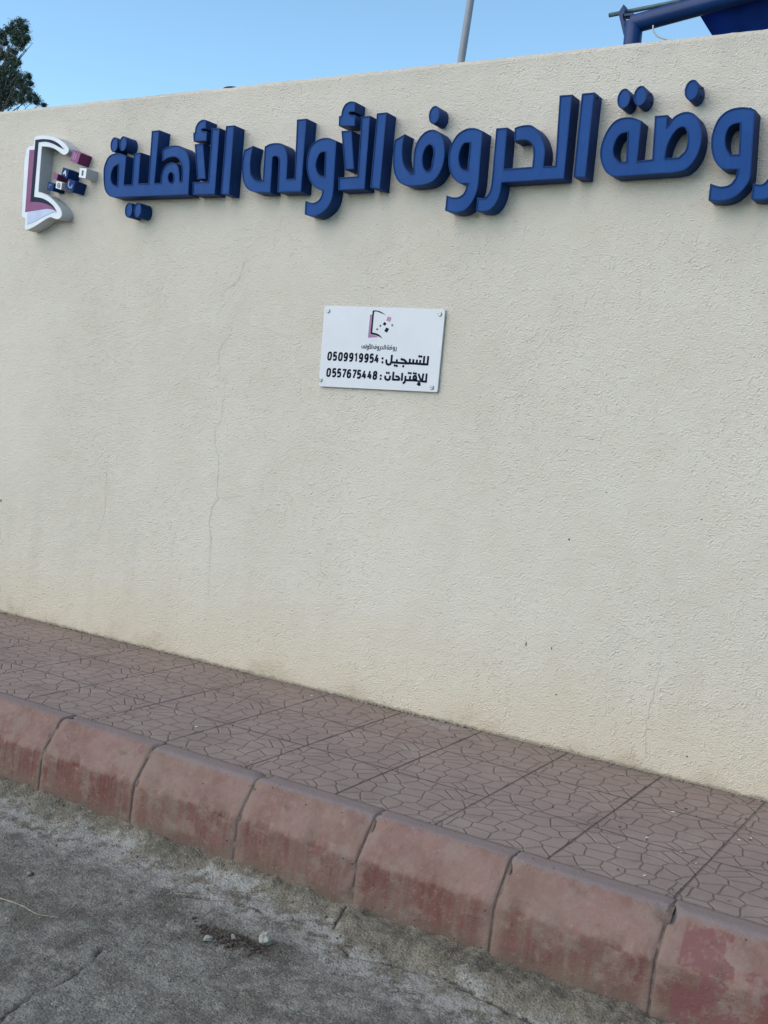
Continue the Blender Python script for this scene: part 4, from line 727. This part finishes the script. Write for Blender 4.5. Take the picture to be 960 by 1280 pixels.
LET = [
 ('ra_far', "raised blue letter ra cut off by the right edge of the photo"),
 ('waw_far', "raised blue letter waw with a round eye, rightmost uncut letter of the sign"),
 ('dta', "raised blue joined letters dad and ta marbuta, under the three dots at right"),
 ('alef_right', "raised blue upright bar, rightmost of the three lone bars, left of two dots"),
 ('lhr', "raised blue joined letters lam, ha and ra with an open square window"),
 ('waw_right', "raised blue letter waw hooked between the single-dotted fa and the lam-ha-ra"),
 ('fa', "raised blue letter fa with an oval eye and left cup, under a single dot"),
 ('alef_mid', "raised blue upright bar just left of the cup of the single-dotted fa"),
 ('lam_foot_mid', "raised blue L-shaped lam above and left of the phone plate, under the higher hamza"),
 ('slant_mid', "raised blue slanting alef stroke over the foot of the middle L-shaped lam"),
 ('hamza_mid', "raised blue hamza topping the middle slanted alef, highest piece near the sign's middle"),
 ('waw_mid', "raised blue letter waw in the sign's middle, above and left of the phone plate"),
 ('la', "raised blue joined letters with tall bar, arch and left cup, beside the middle waw"),
 ('alef_left', "raised blue upright bar between the left L-shaped lam and the arched cup letters"),
 ('lam_foot_left', "raised blue L-shaped lam nearest the logo, right of the widest joined letters"),
 ('slant_left', "raised blue slanting alef stroke over the foot of the left L-shaped lam"),
 ('hamza_left', "raised blue hamza topping the left slanted alef, nearer the logo"),
 ('hlya', "raised blue widest joined letters beside the logo, with dots above and below"),
]
for key, lab in LET:
    channel_letter("sign_letter", DATA['L'][key], M_SIDE, M_FACE, lab, "sign letter", GRP)
DOTL = {'dot_hlya_top1': "raised blue oval dot over the widest letters, the one nearer the logo",
 'dot_hlya_top2': "raised blue oval dot over the widest letters, right one of the left pair",
 'dot_hlya_low1': "raised blue oval dot hanging below the widest letters, left of its pair",
 'dot_hlya_low2': "raised blue oval dot hanging below the widest letters, right of its pair",
 'dot_fa': "raised blue oval dot standing alone above the letter fa in the middle right",
 'dot_ta1': "raised blue oval dot, left of the pair beside the right-hand upright bar",
 'dot_ta2': "raised blue oval dot, right of the pair above the ta marbuta at right",
 'dot_dad': "raised blue oval dot alone above the dad, the rightmost dot of the sign"}
for key, lab in DOTL.items():
    cx, cz, ax, az, bx, bz = DATA['D'][key]
    ring = []
    for k in range(40):
        t = 2*math.pi*k/40
        cc, ss = math.cos(t), math.sin(t)
        ring.append((cx + .030*cc, cz + .0425*ss))
    channel_letter("sign_dot", [ring], M_SIDE, M_FACE, lab, "sign dot", "raised blue dots of the wall sign")

M_TAB = plain("dark_fixing", (.006, .010, .022), .6)
def tab(x, z, y, owner):
    mb = MB(); mb.box(x-.004, x+.005, y-.004, y+.004, z-.004, z+.004); mb.build("fixing_tab", M_TAB, owner)
def owner(text): return next(o for o in COL.objects if o.get("label", "").startswith(text))
ow = owner(DOTL['dot_ta2']); tab(-1.735, 2.944, -.045, ow); tab(-1.738, 2.915, -.02, ow)
ow = owner(DOTL['dot_dad']); tab(-1.511, 2.950, -.050, ow); tab(-1.514, 2.915, -.04, ow)
ow = owner(LET[2][1]); tab(-1.478, 2.750, -.035, ow); tab(-1.497, 2.802, -.06, ow)
ow = owner(LET[1][1]); tab(-1.300, 2.848, -.06, ow)
ow = owner(LET[3][1]); tab(-1.974, 2.944, -.05, ow)

# ------------------------------------------------------------------ the logo beside the letters
M_LWHITE = plain("logo_white", (.62, .64, .67), .35, var=.05, vs=12)
M_LGREY = plain("logo_return", (.44, .46, .48), .45, var=.10, vs=10)
M_PURP = plain("logo_purple", (.215, .055, .155), .35, spec=.2, var=.08, vs=14)
M_PURPD = plain("logo_purple_return", (.140, .026, .095), .4, spec=.2, var=.08, vs=14)
M_NAVY = plain("logo_navy", (.005, .011, .038), .45, spec=.1, var=.1, vs=14)
M_LAV = plain("logo_lavender", (.46, .51, .68), .35, spec=.2, var=.06, vs=10)
M_BNAVY = plain("block_navy", (.006, .030, .125), .5, spec=.1, var=.08, vs=20)
M_MARK = plain("mark_white", (.62, .68, .78), .4)
M_MARKD = plain("mark_dark", (.018, .020, .032), .4)
logo, lc = channel_letter("logo_sign", [DATA['G']['outline']], M_LGREY, M_LWHITE, "white open-book logo box with purple and navy edges, left of the blue letters", "logo sign", None, rim=.003, recess=.0008)
def panel(name, c, y, mat, parent, t=.002):
    c = orient([c])[0]; n = len(c)
    V, F = fill([c], y)
    b = len(V)
    V += [(x, y+t, z) for x, z in c]
    F += [(i, (i+1) % n, b+(i+1) % n, b+i) for i in range(n)]
    o = link(name, V, F, mat, parent)
    bm = bmesh.new(); bm.from_mesh(o.data)
    bmesh.ops.recalc_face_normals(bm, faces=bm.faces)
    if sum(f.normal.y*f.calc_area() for f in bm.faces if abs(f.normal.y) > .9) > 0: bmesh.ops.reverse_faces(bm, faces=bm.faces)
    bm.to_mesh(o.data); bm.free()
    return o
panel("purple_stripe", DATA['G']['purple'], -.0912, M_PURP, logo)
panel("navy_stripe", DATA['G']['navy'], -.0916, M_NAVY, logo, .0028)
panel("lavender_page", DATA['G']['lav'], -.0912, M_LAV, logo)

def ribbon(mb, pts, w, y, round_=True, n=10):
    """a pen stroke of constant width lying on the plane Y = y"""
    P = [Vector(p) for p in pts]
    if len(P) == 1:
        mb.add([(P[0].x + w*math.cos(2*math.pi*k/n), y, P[0].y + w*math.sin(2*math.pi*k/n)) for k in range(n)], [tuple(range(n))]); return
    L, R = [], []
    for i, p in enumerate(P):
        a = (p-P[i-1]).normalized() if i else (P[1]-p).normalized()
        b = (P[i+1]-p).normalized() if i < len(P)-1 else a
        na, nb = Vector((-a.y, a.x)), Vector((-b.y, b.x)); m = (na+nb)
        m = m.normalized() if m.length > .1 else na
        k = min(1/max(m.dot(na), .5), 1.5)
        e = Vector((0, 0))
        if i == 0: e = -a*w*.3
        if i == len(P)-1: e = a*w*.3
        L.append(p+e+m*w*k); R.append(p+e-m*w*k)
    V = [(q.x, y, q.y) for q in L] + [(q.x, y, q.y) for q in R]; k = len(P)
    mb.add(V, [(i, i+1, k+i+1, k+i) for i in range(k-1)])
def smooth_line(pts, n=4):
    P = [Vector(p) for p in pts]
    if len(P) < 4: return P
    out = []
    for i in range(len(P)-1):
        p1, p2 = P[i], P[i+1]; p0 = P[i-1] if i else p1*2-p2; p3 = P[i+2] if i+2 < len(P) else p2*2-p1
        for k in range(n):
            t = k/n
            out.append(.5*((2*p1)+(p2-p0)*t+(2*p0-5*p1+4*p2-p3)*t*t+(3*p1-p0-3*p2+p3)*t**3))
    out.append(P[-1]); return out

def logo_block(key, side, face, label, mark=None, mark_mat=None):
    q = orient([DATA['B'][key]])[0]
    d = {'white_small': .092}.get(key, .090)
    V = [(x, 0, z) for x, z in q] + [(x, -d, z) for x, z in q]
    F = [(0, 1, 5, 4), (1, 2, 6, 5), (2, 3, 7, 6), (3, 0, 4, 7)]
    o = link("logo_block", V, F, side)
    m = .0015
    f = panel("block_face", q, -d-.0006, face, o, .0006)
    tag(o, label, "logo block", "little coloured blocks of the logo")
    if mark:
        o4 = [Vector(p) for p in q]
        # marks are drawn in the block's own frame: u to the right, v up, 0..1
        srt = sorted(o4, key=lambda p: p.x+p.y)
        cx = sum((p for p in o4), Vector((0, 0)))/4
        e = [(o4[(i+1) % 4]-o4[i]) for i in range(4)]
        u = max(e, key=lambda t: t.x); v = max(e, key=lambda t: t.y)
        mb = MB()
        for s in mark:
            ribbon(mb, [cx + u*(a-.5) + v*(b-.5) for a, b in s], .0034, -d-.0016)
        g = mb.build("letter_mark", mark_mat, o)
for key, side, face, lab, mk, mm in [
  ('purple_big', M_PURPD, M_PURP, "purple logo block, the largest and topmost of the little blocks", [[(.3,.2),(.3,.8)], [(.55,.25),(.55,.75)]], plain("mark_pink", (.40, .16, .31), .4)),
  ('white_big', M_LGREY, M_LWHITE, "white logo block with a dark upright mark, the one nearest the blue letters", [[(.42,.25),(.42,.75)], [(.55,.25),(.55,.75)]], M_MARKD),
  ('navy_a', M_BNAVY, M_BNAVY, "navy logo block with a small white letter A, left of the white block", [[(.28,.25),(.5,.75)], [(.5,.75),(.72,.25)], [(.38,.42),(.62,.42)]], M_MARK),
  ('navy_u', M_BNAVY, M_BNAVY, "navy logo block with a pale cup-shaped letter, lowest on the right", [[(.25,.75),(.25,.4),(.45,.25),(.7,.35),(.72,.6)]], plain("mark_blue", (.20, .28, .45), .4)),
  ('purple_small', M_PURPD, M_PURP, "smallest purple logo block, left of the navy block with the A", None, None),
  ('navy_small', M_BNAVY, M_BNAVY, "plain navy logo block, the leftmost and lowest of the little blocks", [[(.3,.3),(.3,.7),(.65,.7)]], plain("mark_deepblue", (.03, .07, .22), .4)),
  ('white_small', M_LGREY, M_LWHITE, "small white logo block with a dark curled letter, between two navy blocks", [[(.7,.72),(.35,.72),(.28,.45),(.35,.25),(.7,.25),(.72,.5),(.5,.5)]], M_MARKD)]:
    logo_block(key, side, face, lab, mk, mm)

# ------------------------------------------------------------------ the phone plate
M_PLATE = plain("white_acrylic", (.58, .59, .615), .35, var=.025, vs=5)
M_INK = plain("navy_ink", (.005, .007, .020), .6, spec=.08)
M_INKG = plain("grey_ink", (.045, .045, .06), .6, spec=.08)
M_PPURP = plain("print_purple", (.30, .115, .26), .4)
M_PLAV = plain("print_pale", (.60, .55, .66), .4)
M_PPINK = plain("print_pink", (.42, .16, .33), .4)
M_STEEL = plain("screw_steel", (.32, .32, .32), .30, metal=1.0, var=.25, vs=200)
PC = [(-3.3886, 2.0119), (-2.6697, 2.0087), (-2.6723, 1.6057), (-3.3838, 1.5938)]
plate = empty("phone_plate", (-3.03, 0, 1.594))
def on_plate(o):
    o.parent = plate; o.matrix_parent_inverse = Matrix.Translation(-Vector(plate.location)); return o
tag(plate, "white phone number plate with navy Arabic lettering screwed to the cream wall", "sign plate")
def rounded(q, r, n=5):
    out = []
    for i in range(4):
        p = Vector(q[i]); a = (Vector(q[i-1])-p).normalized(); b = (Vector(q[(i+1) % 4])-p).normalized()
        for k in range(n+1):
            t = k/n
            out.append(tuple((p+a*r)*(1-t)**2 + p*2*t*(1-t) + (p+b*r)*t*t))
    return out
rc = orient([rounded(PC, .011)])[0]
pn = MB(); n_ = len(rc)
ci = offset(rc, .0012)
Vf, Ff = fill([ci], -.0150); pn.add(Vf, Ff)
pn.add([(x, -.0150, z) for x, z in ci] + [(x, -.0138, z) for x, z in rc] + [(x, -.0080, z) for x, z in rc],
       [(s*n_+i, s*n_+(i+1) % n_, (s+1)*n_+(i+1) % n_, (s+1)*n_+i) for s in range(2) for i in range(n_)])
Vb, Fb = fill([rc], -.0080); pn.add(Vb, Fb)
pan = on_plate(pn.build("panel", M_PLATE))
bm = bmesh.new(); bm.from_mesh(pan.data); bmesh.ops.remove_doubles(bm, verts=bm.verts, dist=1e-5); bmesh.ops.recalc_face_normals(bm, faces=bm.faces); bm.to_mesh(pan.data); bm.free()
for (x, z) in [(-3.3600, 1.9850), (-2.6965, 1.9845), (-3.3725, 1.6285), (-2.7045, 1.6280)]:
    s = MB()
    s.tube([(x, -.0005, z), (x, -.0190, z), (x, -.0205, z)], [.0105, .0105, .0085], 20)
    scr = on_plate(s.build("screw", M_STEEL, smooth=False))
    g = MB(); g.box(x-.007, x+.007, -.0211, -.0206, z-.0012, z+.0012)
    gg = g.build("screw_slot", M_MARKD, scr)
YP = -.0156
def lettering(name, keys, w, wd, mat=M_INK):
    mb = MB(); y = YP
    for k, ww in zip(keys, (w, wd)):
        for s in DATA['K'].get(k, []):
            ribbon(mb, smooth_line(s) if len(s) > 3 and k[0] == 'n' else s, ww, y); y -= .00004
    return on_plate(mb.build(name, mat))
lettering("arabic_lettering", ('t1', 't1dot'), .0057, .0064)
lettering("arabic_lettering", ('t2', 't2dot'), .0055, .0060)
lettering("phone_number", ('n1',), .0052, 0)
lettering("phone_number", ('n2',), .0052, 0)
# the name in small under the printed logo: the shapes of the big sign, scaled
keys = ['ra_far','waw_far','dta','alef_right','lhr','waw_right','fa','alef_mid','lam_foot_mid','slant_mid','hamza_mid','waw_mid','la']
sx = (-2.926+3.137)/(-1.123+3.949)
mb = MB()
for k in keys:
    cs = orient([[(-3.137+(x+3.949)*sx, 1.8005+(z-2.585)*sx*.82) for x, z in c] for c in DATA['L'][k]])
    cs = [c for c in cs if len(c) > 2]
    V, F = fill(cs, YP); mb.add(V, F)
for k in ('dot_fa','dot_ta1','dot_ta2','dot_dad'):
    cx, cz = DATA['D'][k][:2]
    ribbon(mb, [(-3.137+(cx+3.949)*sx, 1.8005+(cz-2.585)*sx*.82)], .0026, YP)
on_plate(mb.build("small_name", M_INKG))
lg = on_plate(panel("printed_logo", DATA['P']['frame'], YP-.0004, M_INK, None, .0004))
for k, m in (('purp', M_PPURP), ('lav', M_PLAV)):
    panel("logo_stripe", DATA['P'][k], YP, m, lg, .0004)
for k, m in (('s1', M_PPINK), ('s2', M_INK), ('s3', M_INK), ('s4', M_INKG), ('s5', M_INKG), ('s6', M_INK), ('s7', M_PLAV)):
    panel("logo_square", DATA['P'][k], YP, m, lg, .0004)

# ------------------------------------------------------------------ behind the wall: blue shade structure, lamp post, tree
M_BSTEEL = plain("blue_painted_steel", (.003, .027, .112), .4, var=.12, vs=6, spec=.3)
def cloth_material():
    n = N("blue_shade_cloth"); p = n.pos()
    f = n.ramp(n.noise(p, 1.9, 3), .40, .60)
    c = n.mix(f, (.006, .024, .110), (.009, .036, .160))
    n.set(base=c, rough=.8, spec=.1)
    tr = n.new('ShaderNodeBsdfTranslucent', {'Color': n.mix(f, (.002, .009, .045), (.005, .040, .21))})
    ad = n.new('ShaderNodeAddShader'); n.t.links.new(n.b.outputs[0], ad.inputs[0]); n.t.links.new(tr.outputs[0], ad.inputs[1])
    n.t.links.new(ad.outputs[0], n.t.nodes['Material Output'].inputs[0])
    return n.m
M_FABRIC = cloth_material()
M_GALV = plain("galvanised_pipe", (.05, .095, .11), .5, var=.2, vs=20)
M_CABLE = plain("grey_cable", (.42, .42, .38), .6)
shade = empty("shade_canopy", (-2.253, 1.0, -.34))
def on_shade(o):
    o.parent = shade; o.matrix_parent_inverse = Matrix.Translation(-Vector(shade.location)); return o
tag(shade, "blue steel shade frame with dark blue cloth rising behind the wall at right", "shade canopy")
bslope = .15
m = MB(); m.tube([(-2.253, 1, -.345), (-2.253, 1, 3.662)], .0475, 24); o = on_shade(m.build("post", M_BSTEEL, smooth=True)); soft_edges(o, .003)
bx = lambda x: 3.652 + bslope*(x+2.243)
m = MB(); m.tube([(-2.262, 1, bx(-2.262)), (1.6, 1, bx(1.6))], .048, 24); o = on_shade(m.build("beam", M_BSTEEL, smooth=True)); soft_edges(o, .003)
m = MB(); m.tube([(-2.412, 1.03, 3.724), (-2.15, 1.03, 3.742), (-2.03, 1.03, 3.752), (-1.96, 1.03, 3.785), (-1.55, 1.03, 3.86), (1.2, 1.03, 4.27)], .0115, 10); on_shade(m.build("cable_rod", M_GALV, smooth=True))
m = MB()
pr = [(-2.318, 3.755), (-2.345, 3.712), (-2.338, 3.700), (-2.300, 3.592), (-2.286, 3.592), (-2.318, 3.700), (-2.308, 3.715)]
m.add([(x, .985, z) for x, z in pr] + [(x, 1.045, z) for x, z in pr], [tuple(range(7)), tuple(range(13, 6, -1))] + [(i, (i+1) % 7, 7+(i+1) % 7, 7+i) for i in range(7)])
on_shade(m.build("bracket", M_BSTEEL))
m = MB(); m.box(-2.312, -2.262, .99, 1.04, 3.695, 3.707); on_shade(m.build("bracket", M_BSTEEL))
cb = smooth_line([(-2.131, 3.615), (-2.127, 3.590), (-2.110, 3.565), (-2.085, 3.548), (-2.045, 3.533), (-1.98, 3.50), (-1.90, 3.30), (-1.9, 2.7)], 5)
m = MB(); m.tube([(p.x, .955, p.y) for p in cb], .0045, 8); on_shade(m.build("power_cable", M_CABLE, smooth=True))
def cloth():
    nu, nv = 40, 24; V = []
    for j in range(nv+1):
        v = j/nv
        for i in range(nu+1):
            u = i/nu
            # hung under the beam, falling away behind it with slack folds
            ax, bxx = -1.925, 1.5
            x = ax + (bxx-ax)*u + v*.235*(1-u)
            y = 1.03 + v*.42
            z = bx(ax + (bxx-ax)*u) - .015 - v*.38 - .05*math.sin(math.pi*v)*math.sin(math.pi*u)
            z += .022*v*math.sin(u*31 + 2*v) + .012*v*noise.noise(Vector((u*14, v*3, 2)))
            y += .05*v*math.sin(u*17+1) + .03*v*noise.noise(Vector((u*9, v*2, 7)))
            V.append((x, y, z))
    F = [(j*(nu+1)+i, j*(nu+1)+i+1, (j+1)*(nu+1)+i+1, (j+1)*(nu+1)+i) for j in range(nv) for i in range(nu)]
    o = on_shade(link("cloth", V, F, M_FABRIC, smooth=True))
    s = o.modifiers.new("thickness", 'SOLIDIFY'); s.thickness = .003
cloth()

M_POLE = plain("grey_painted_pole", (.20, .215, .24), .5, var=.08, vs=3)
lamp = empty("street_lamp", (-8.98, 10.0, -.345))
tag(lamp, "thin grey lamp post rising behind the wall, leaning slightly to the right", "lamp post")
lamp["label"] = "thin grey lamp post rising into the sky behind the wall, above the sign's middle"
P0 = Vector((0, 0, 0)); dirp = Vector((.077, 0, 1)).normalized()
m = MB(); m.tube([P0, dirp*4, dirp*11.0], [.085, .062, .050], 20); m.build("pole", M_POLE, lamp, True)
m = MB(); m.tube([dirp*10.9, dirp*11.3+Vector((.25, 0, .05)), dirp*11.5+Vector((1.1, 0, .1))], .03, 12); m.build("arm", M_POLE, lamp, True)
m = MB(); q = dirp*11.5; m.box(q.x+1.0, q.x+1.6, -.11, .11, q.z+.06, q.z+.16); o = m.build("lamp_head", M_POLE, lamp); soft_edges(o, .03, 3)

def leaf_material():
    n = N("dark_foliage"); p = n.pos()
    f = n.noise(p, 2.2, 3); g = n.noise(p, 14, 2)
    c = n.mix(n.ramp(f, .35, .65), (.034, .060, .050), (.070, .105, .075))
    c = n.mix(n.ramp(g, .55, .75, 0, .5), c, (.11, .14, .10))
    n.set(base=c, rough=.65, spec=.25)
    return n.m
M_LEAF = leaf_material(); M_BARK = plain("grey_bark", (.10, .085, .07), .9, var=.3, vs=9, bump=.01)
CLUMPS = [(x, z, r*(1.14 if z < 6.75 else 1.02)) for x, z, r in [[-15.92, 7.49, 0.094], [-15.8, 7.53, 0.067], [-15.71, 7.43, 0.067], [-15.89, 7.34, 0.108], [-15.76, 7.28, 0.081], [-15.87, 7.2, 0.094], [-15.66, 7.29, 0.04], [-16.28, 7.41, 0.068], [-16.14, 7.45, 0.054], [-16.22, 7.27, 0.054], [-16.37, 7.34, 0.096], [-15.94, 7.09, 0.054], [-16.19, 7.06, 0.082], [-16.03, 6.96, 0.068], [-15.89, 6.91, 0.067], [-16.44, 7.11, 0.123], [-16.0, 6.8, 0.095], [-16.16, 6.74, 0.122], [-15.87, 6.67, 0.081], [-16.2, 6.55, 0.15], [-15.97, 6.51, 0.122], [-15.78, 6.54, 0.067], [-15.6, 6.64, 0.054], [-15.64, 6.53, 0.081], [-15.52, 6.52, 0.04], [-15.56, 6.37, 0.08], [-15.63, 6.27, 0.081], [-15.43, 6.28, 0.067], [-15.29, 6.21, 0.053], [-15.8, 6.34, 0.067], [-16.04, 6.33, 0.122], [-16.24, 6.29, 0.123], [-16.58, 6.8, 0.193], [-16.63, 6.47, 0.193], [-16.74, 7.22, 0.166], [-16.9, 6.69, 0.222], [-17.02, 7.04, 0.167], [-15.13, 6.14, 0.027]]]
tree = empty("evergreen_tree", (-16.6, 8.0, -.345))
tag(tree, "dark evergreen tree with a ragged crown behind the wall at the left edge", "tree")
def build_tree():
    rnd = random.Random(5)
    m = MB()
    b = Vector(tree.location)
    top = Vector((-16.1, 8, 7.2)) - b
    m.tube([Vector((0, 0, 0)), Vector((.05, .03, 2.5)), Vector((.12, 0, 4.8)), Vector((.3, .0, 6.2)), top], [.19, .15, .11, .06, .02], 14)
    for (x, z, r) in CLUMPS:
        e = Vector((x, 8 + rnd.uniform(-.25, .25), z)) - b
        s0 = Vector((.12, 0, max(3.2, min(6.9, e.z - .35 - rnd.uniform(0, .6)))))
        m.tube([s0, s0.lerp(e, .55) + Vector((0, 0, -.05)), e], [.022, .010, .003], 6)
    m.build("trunk", M_BARK, tree, True)
    V, F = [], []
    def leaf(c, L):
        d = Vector((rnd.gauss(0, 1), rnd.gauss(0, 1), rnd.gauss(.25, .9))).normalized()
        s = d.orthogonal().normalized(); s.rotate(Matrix.Rotation(rnd.uniform(0, 6.28), 3, d))
        w = L*rnd.uniform(.13, .24); k = len(V)
        V.extend([tuple(c - d*L*.5), tuple(c + s*w*.5 - d*L*.05), tuple(c + d*L*.5), tuple(c - s*w*.5 - d*L*.05)])
        F.append((k, k+1, k+2, k+3))
    for (x, z, r) in CLUMPS:
        n = int(200 + 52000*r*r)
        for _ in range(n):
            for _t in range(9):
                q = Vector((rnd.uniform(-1, 1), rnd.uniform(-1, 1), rnd.uniform(-1, 1)))
                if q.length > 1: continue
                if noise.noise(Vector((x+q.x*r, q.y*r, z+q.z*r))*11) > .02: break
            c = Vector((x, 8, z)) + Vector((q.x*r*1.12, q.y*r*1.5, q.z*r*1.05)) - b
            leaf(c, rnd.uniform(.035, .080))
        for _ in range(int(26 + r*160)):            # loose twig ends sticking out
            a = rnd.uniform(0, 6.28); k = rnd.uniform(1.0, 1.5)
            for h in range(4):
                c = Vector((x + math.cos(a)*r*k*(1-.09*h), 8 + rnd.uniform(-.1, .1), z + math.sin(a)*r*k*(1-.09*h))) - b
                leaf(c, rnd.uniform(.02, .045))
    # lower crown, hidden by the wall from the road
    for _ in range(2600):
        q = Vector((rnd.gauss(0, .55), rnd.gauss(0, .5), rnd.uniform(3.6, 6.3)))
        leaf(q, rnd.uniform(.08, .16))
    link("crown", V, F, M_LEAF, tree)
build_tree()

# ------------------------------------------------------------------ small things lying about
M_STONE = plain("pale_stone", (.30, .285, .245), .9, var=.3, vs=60, bump=.003)
M_GRAVEL = plain("grey_gravel", (.135, .125, .108), .95, var=.5, vs=35)
M_TWIG = plain("dry_twig", (.27, .235, .18), .9, var=.3, vs=60)
def zr(x, y): return road_height(x, y)
def stone(x, y, r, label, seed, mat=M_STONE, sq=.75):
    rnd = random.Random(seed); mb = MB()
    add_rock(mb, (0, 0, 0), r, rnd, sq, 3)
    o = mb.build("stone", mat); lo = min(v.co.z for v in o.data.vertices)
    o.location = (x, y, zr(x, y) - lo - r*.10)
    return tag(o, label, "stone")
stone(-2.112, -1.833, .034, "pale broken stone on the road at the right end of the dark soil patch", 4)
stone(-2.288, -1.931, .020, "small flat pale stone at the left tip of the dark soil patch", 9, sq=.5)
stone(-2.213, -1.886, .0125, "small rounded pale stone in the middle of the dark soil patch", 13)
stone(-3.112, -1.983, .014, "small grey stone lying left on the road below the salty patch", 17, M_GRAVEL)
def scatter():
    rnd = random.Random(31); mb = MB()
    for _ in range(420):
        x, y = rnd.gauss(-2.225, .060), rnd.gauss(-1.882, .020); r = rnd.uniform(.0015, .0060) if rnd.random() < .93 else rnd.uniform(.006, .011)
        add_rock(mb, (x, y, zr(x, y)+r*.3), r, rnd)
    tag(mb.build("soil_crumbs", plain("dark_soil", (.055, .042, .033), .95, var=.6, vs=90)), kind='stuff'); mb = MB()
    for _ in range(1300):
        x = rnd.uniform(-4.6, -.1); y = -1.47 - abs(rnd.gauss(0, .40)); r = rnd.uniform(.0015, .0042) if rnd.random() < .93 else rnd.uniform(.004, .008)
        add_rock(mb, (x, y, zr(x, y)+r*.25), r, rnd)
    for pl in CRACKS_ROAD[1:]:
        for _ in range(70):
            i = rnd.randrange(len(pl)-1); t = rnd.random()
            x = pl[i][0]+(pl[i+1][0]-pl[i][0])*t + rnd.gauss(0, .035); y = pl[i][1]+(pl[i+1][1]-pl[i][1])*t + rnd.gauss(0, .028); r = rnd.uniform(.0012, .0045)
            add_rock(mb, (x, y, zr(x, y)+r*.25), r, rnd)
    tag(mb.build("gravel", M_GRAVEL), kind='stuff')
scatter()
def twig(pts, r, label):
    P = smooth_line(pts, 4); mb = MB()
    mb.tube([(p.x, p.y, zr(p.x, p.y)+r*.8) for p in P], [r*(1-.5*i/len(P)) for i in range(len(P))], 7)
    tag(mb.build("twig", M_TWIG, smooth=True), label, "twig")
twig([(-3.04,-2.19),(-2.934,-2.175),(-2.843,-2.183),(-2.80,-2.168),(-2.761,-2.149)], .0026, "long thin dry twig on the road at the left edge")
twig([(-2.605,-1.742),(-2.57,-1.725),(-2.55,-1.708),(-2.527,-1.692)], .0018, "short pale dry twig on the road below the kerb stone third from the left edge")
M_LITW = plain("pale_litter", (.55, .53, .48), .8); M_LITD = plain("dry_leaf", (.055, .045, .035), .9)
def litter():
    rnd = random.Random(44)
    for mat, n, nm in ((M_LITW, 34, "pale_litter"), (M_LITD, 40, "leaf_litter")):
        mb = MB()
        for _ in range(n):
            x = rnd.uniform(-3.6, -.4) if rnd.random() < .7 else rnd.uniform(-1.5, -.5); y = rnd.uniform(-1.2, -.03); a = rnd.uniform(0, 6.28); L = rnd.uniform(.004, .012); w = L*rnd.uniform(.25, .5)
            c, s = math.cos(a), math.sin(a); t = rnd.uniform(.001, .004)
            pts = [(-L, 0, .0035), (0, -w, .004+t), (L, 0, .0035), (0, w, .004)]
            mb.add([(x+px*c-py*s, y+px*s+py*c, pz) for px, py, pz in pts], [(0, 1, 2, 3)])
        tag(mb.build(nm, mat), kind='stuff')
litter()
# crumbs of plaster left on top of the wall
def lump(x, r, label, sq, sx, mat, seed):
    sq *= .5
    rnd = random.Random(seed); mb = MB(); add_rock(mb, (0, 0, 0), r, rnd, sq, 2)
    o = mb.build("rubble", mat); o.scale = (sx, 1, 1); o.location = (x, .06, 3.188 + r*sq*.3)
    tag(o, label, "rubble")
lump(-2.88, .030, "flat dark scrap on the wall top beside the grey lamp post", .45, 1.3, M_LITD, 3)
lump(-2.39, .028, "small dark lump on the wall top, right of the grey lamp post", .5, 1.2, M_GRAVEL, 6)
lump(-4.17, .060, "low grey lump of mortar on the wall top above the left upright letters", .35, 1.4, M_GRAVEL, 8)
lump(-4.00, .022, "tiny dark crumb on the wall top right of the low grey mortar lump", .6, 1.3, M_LITD, 10)
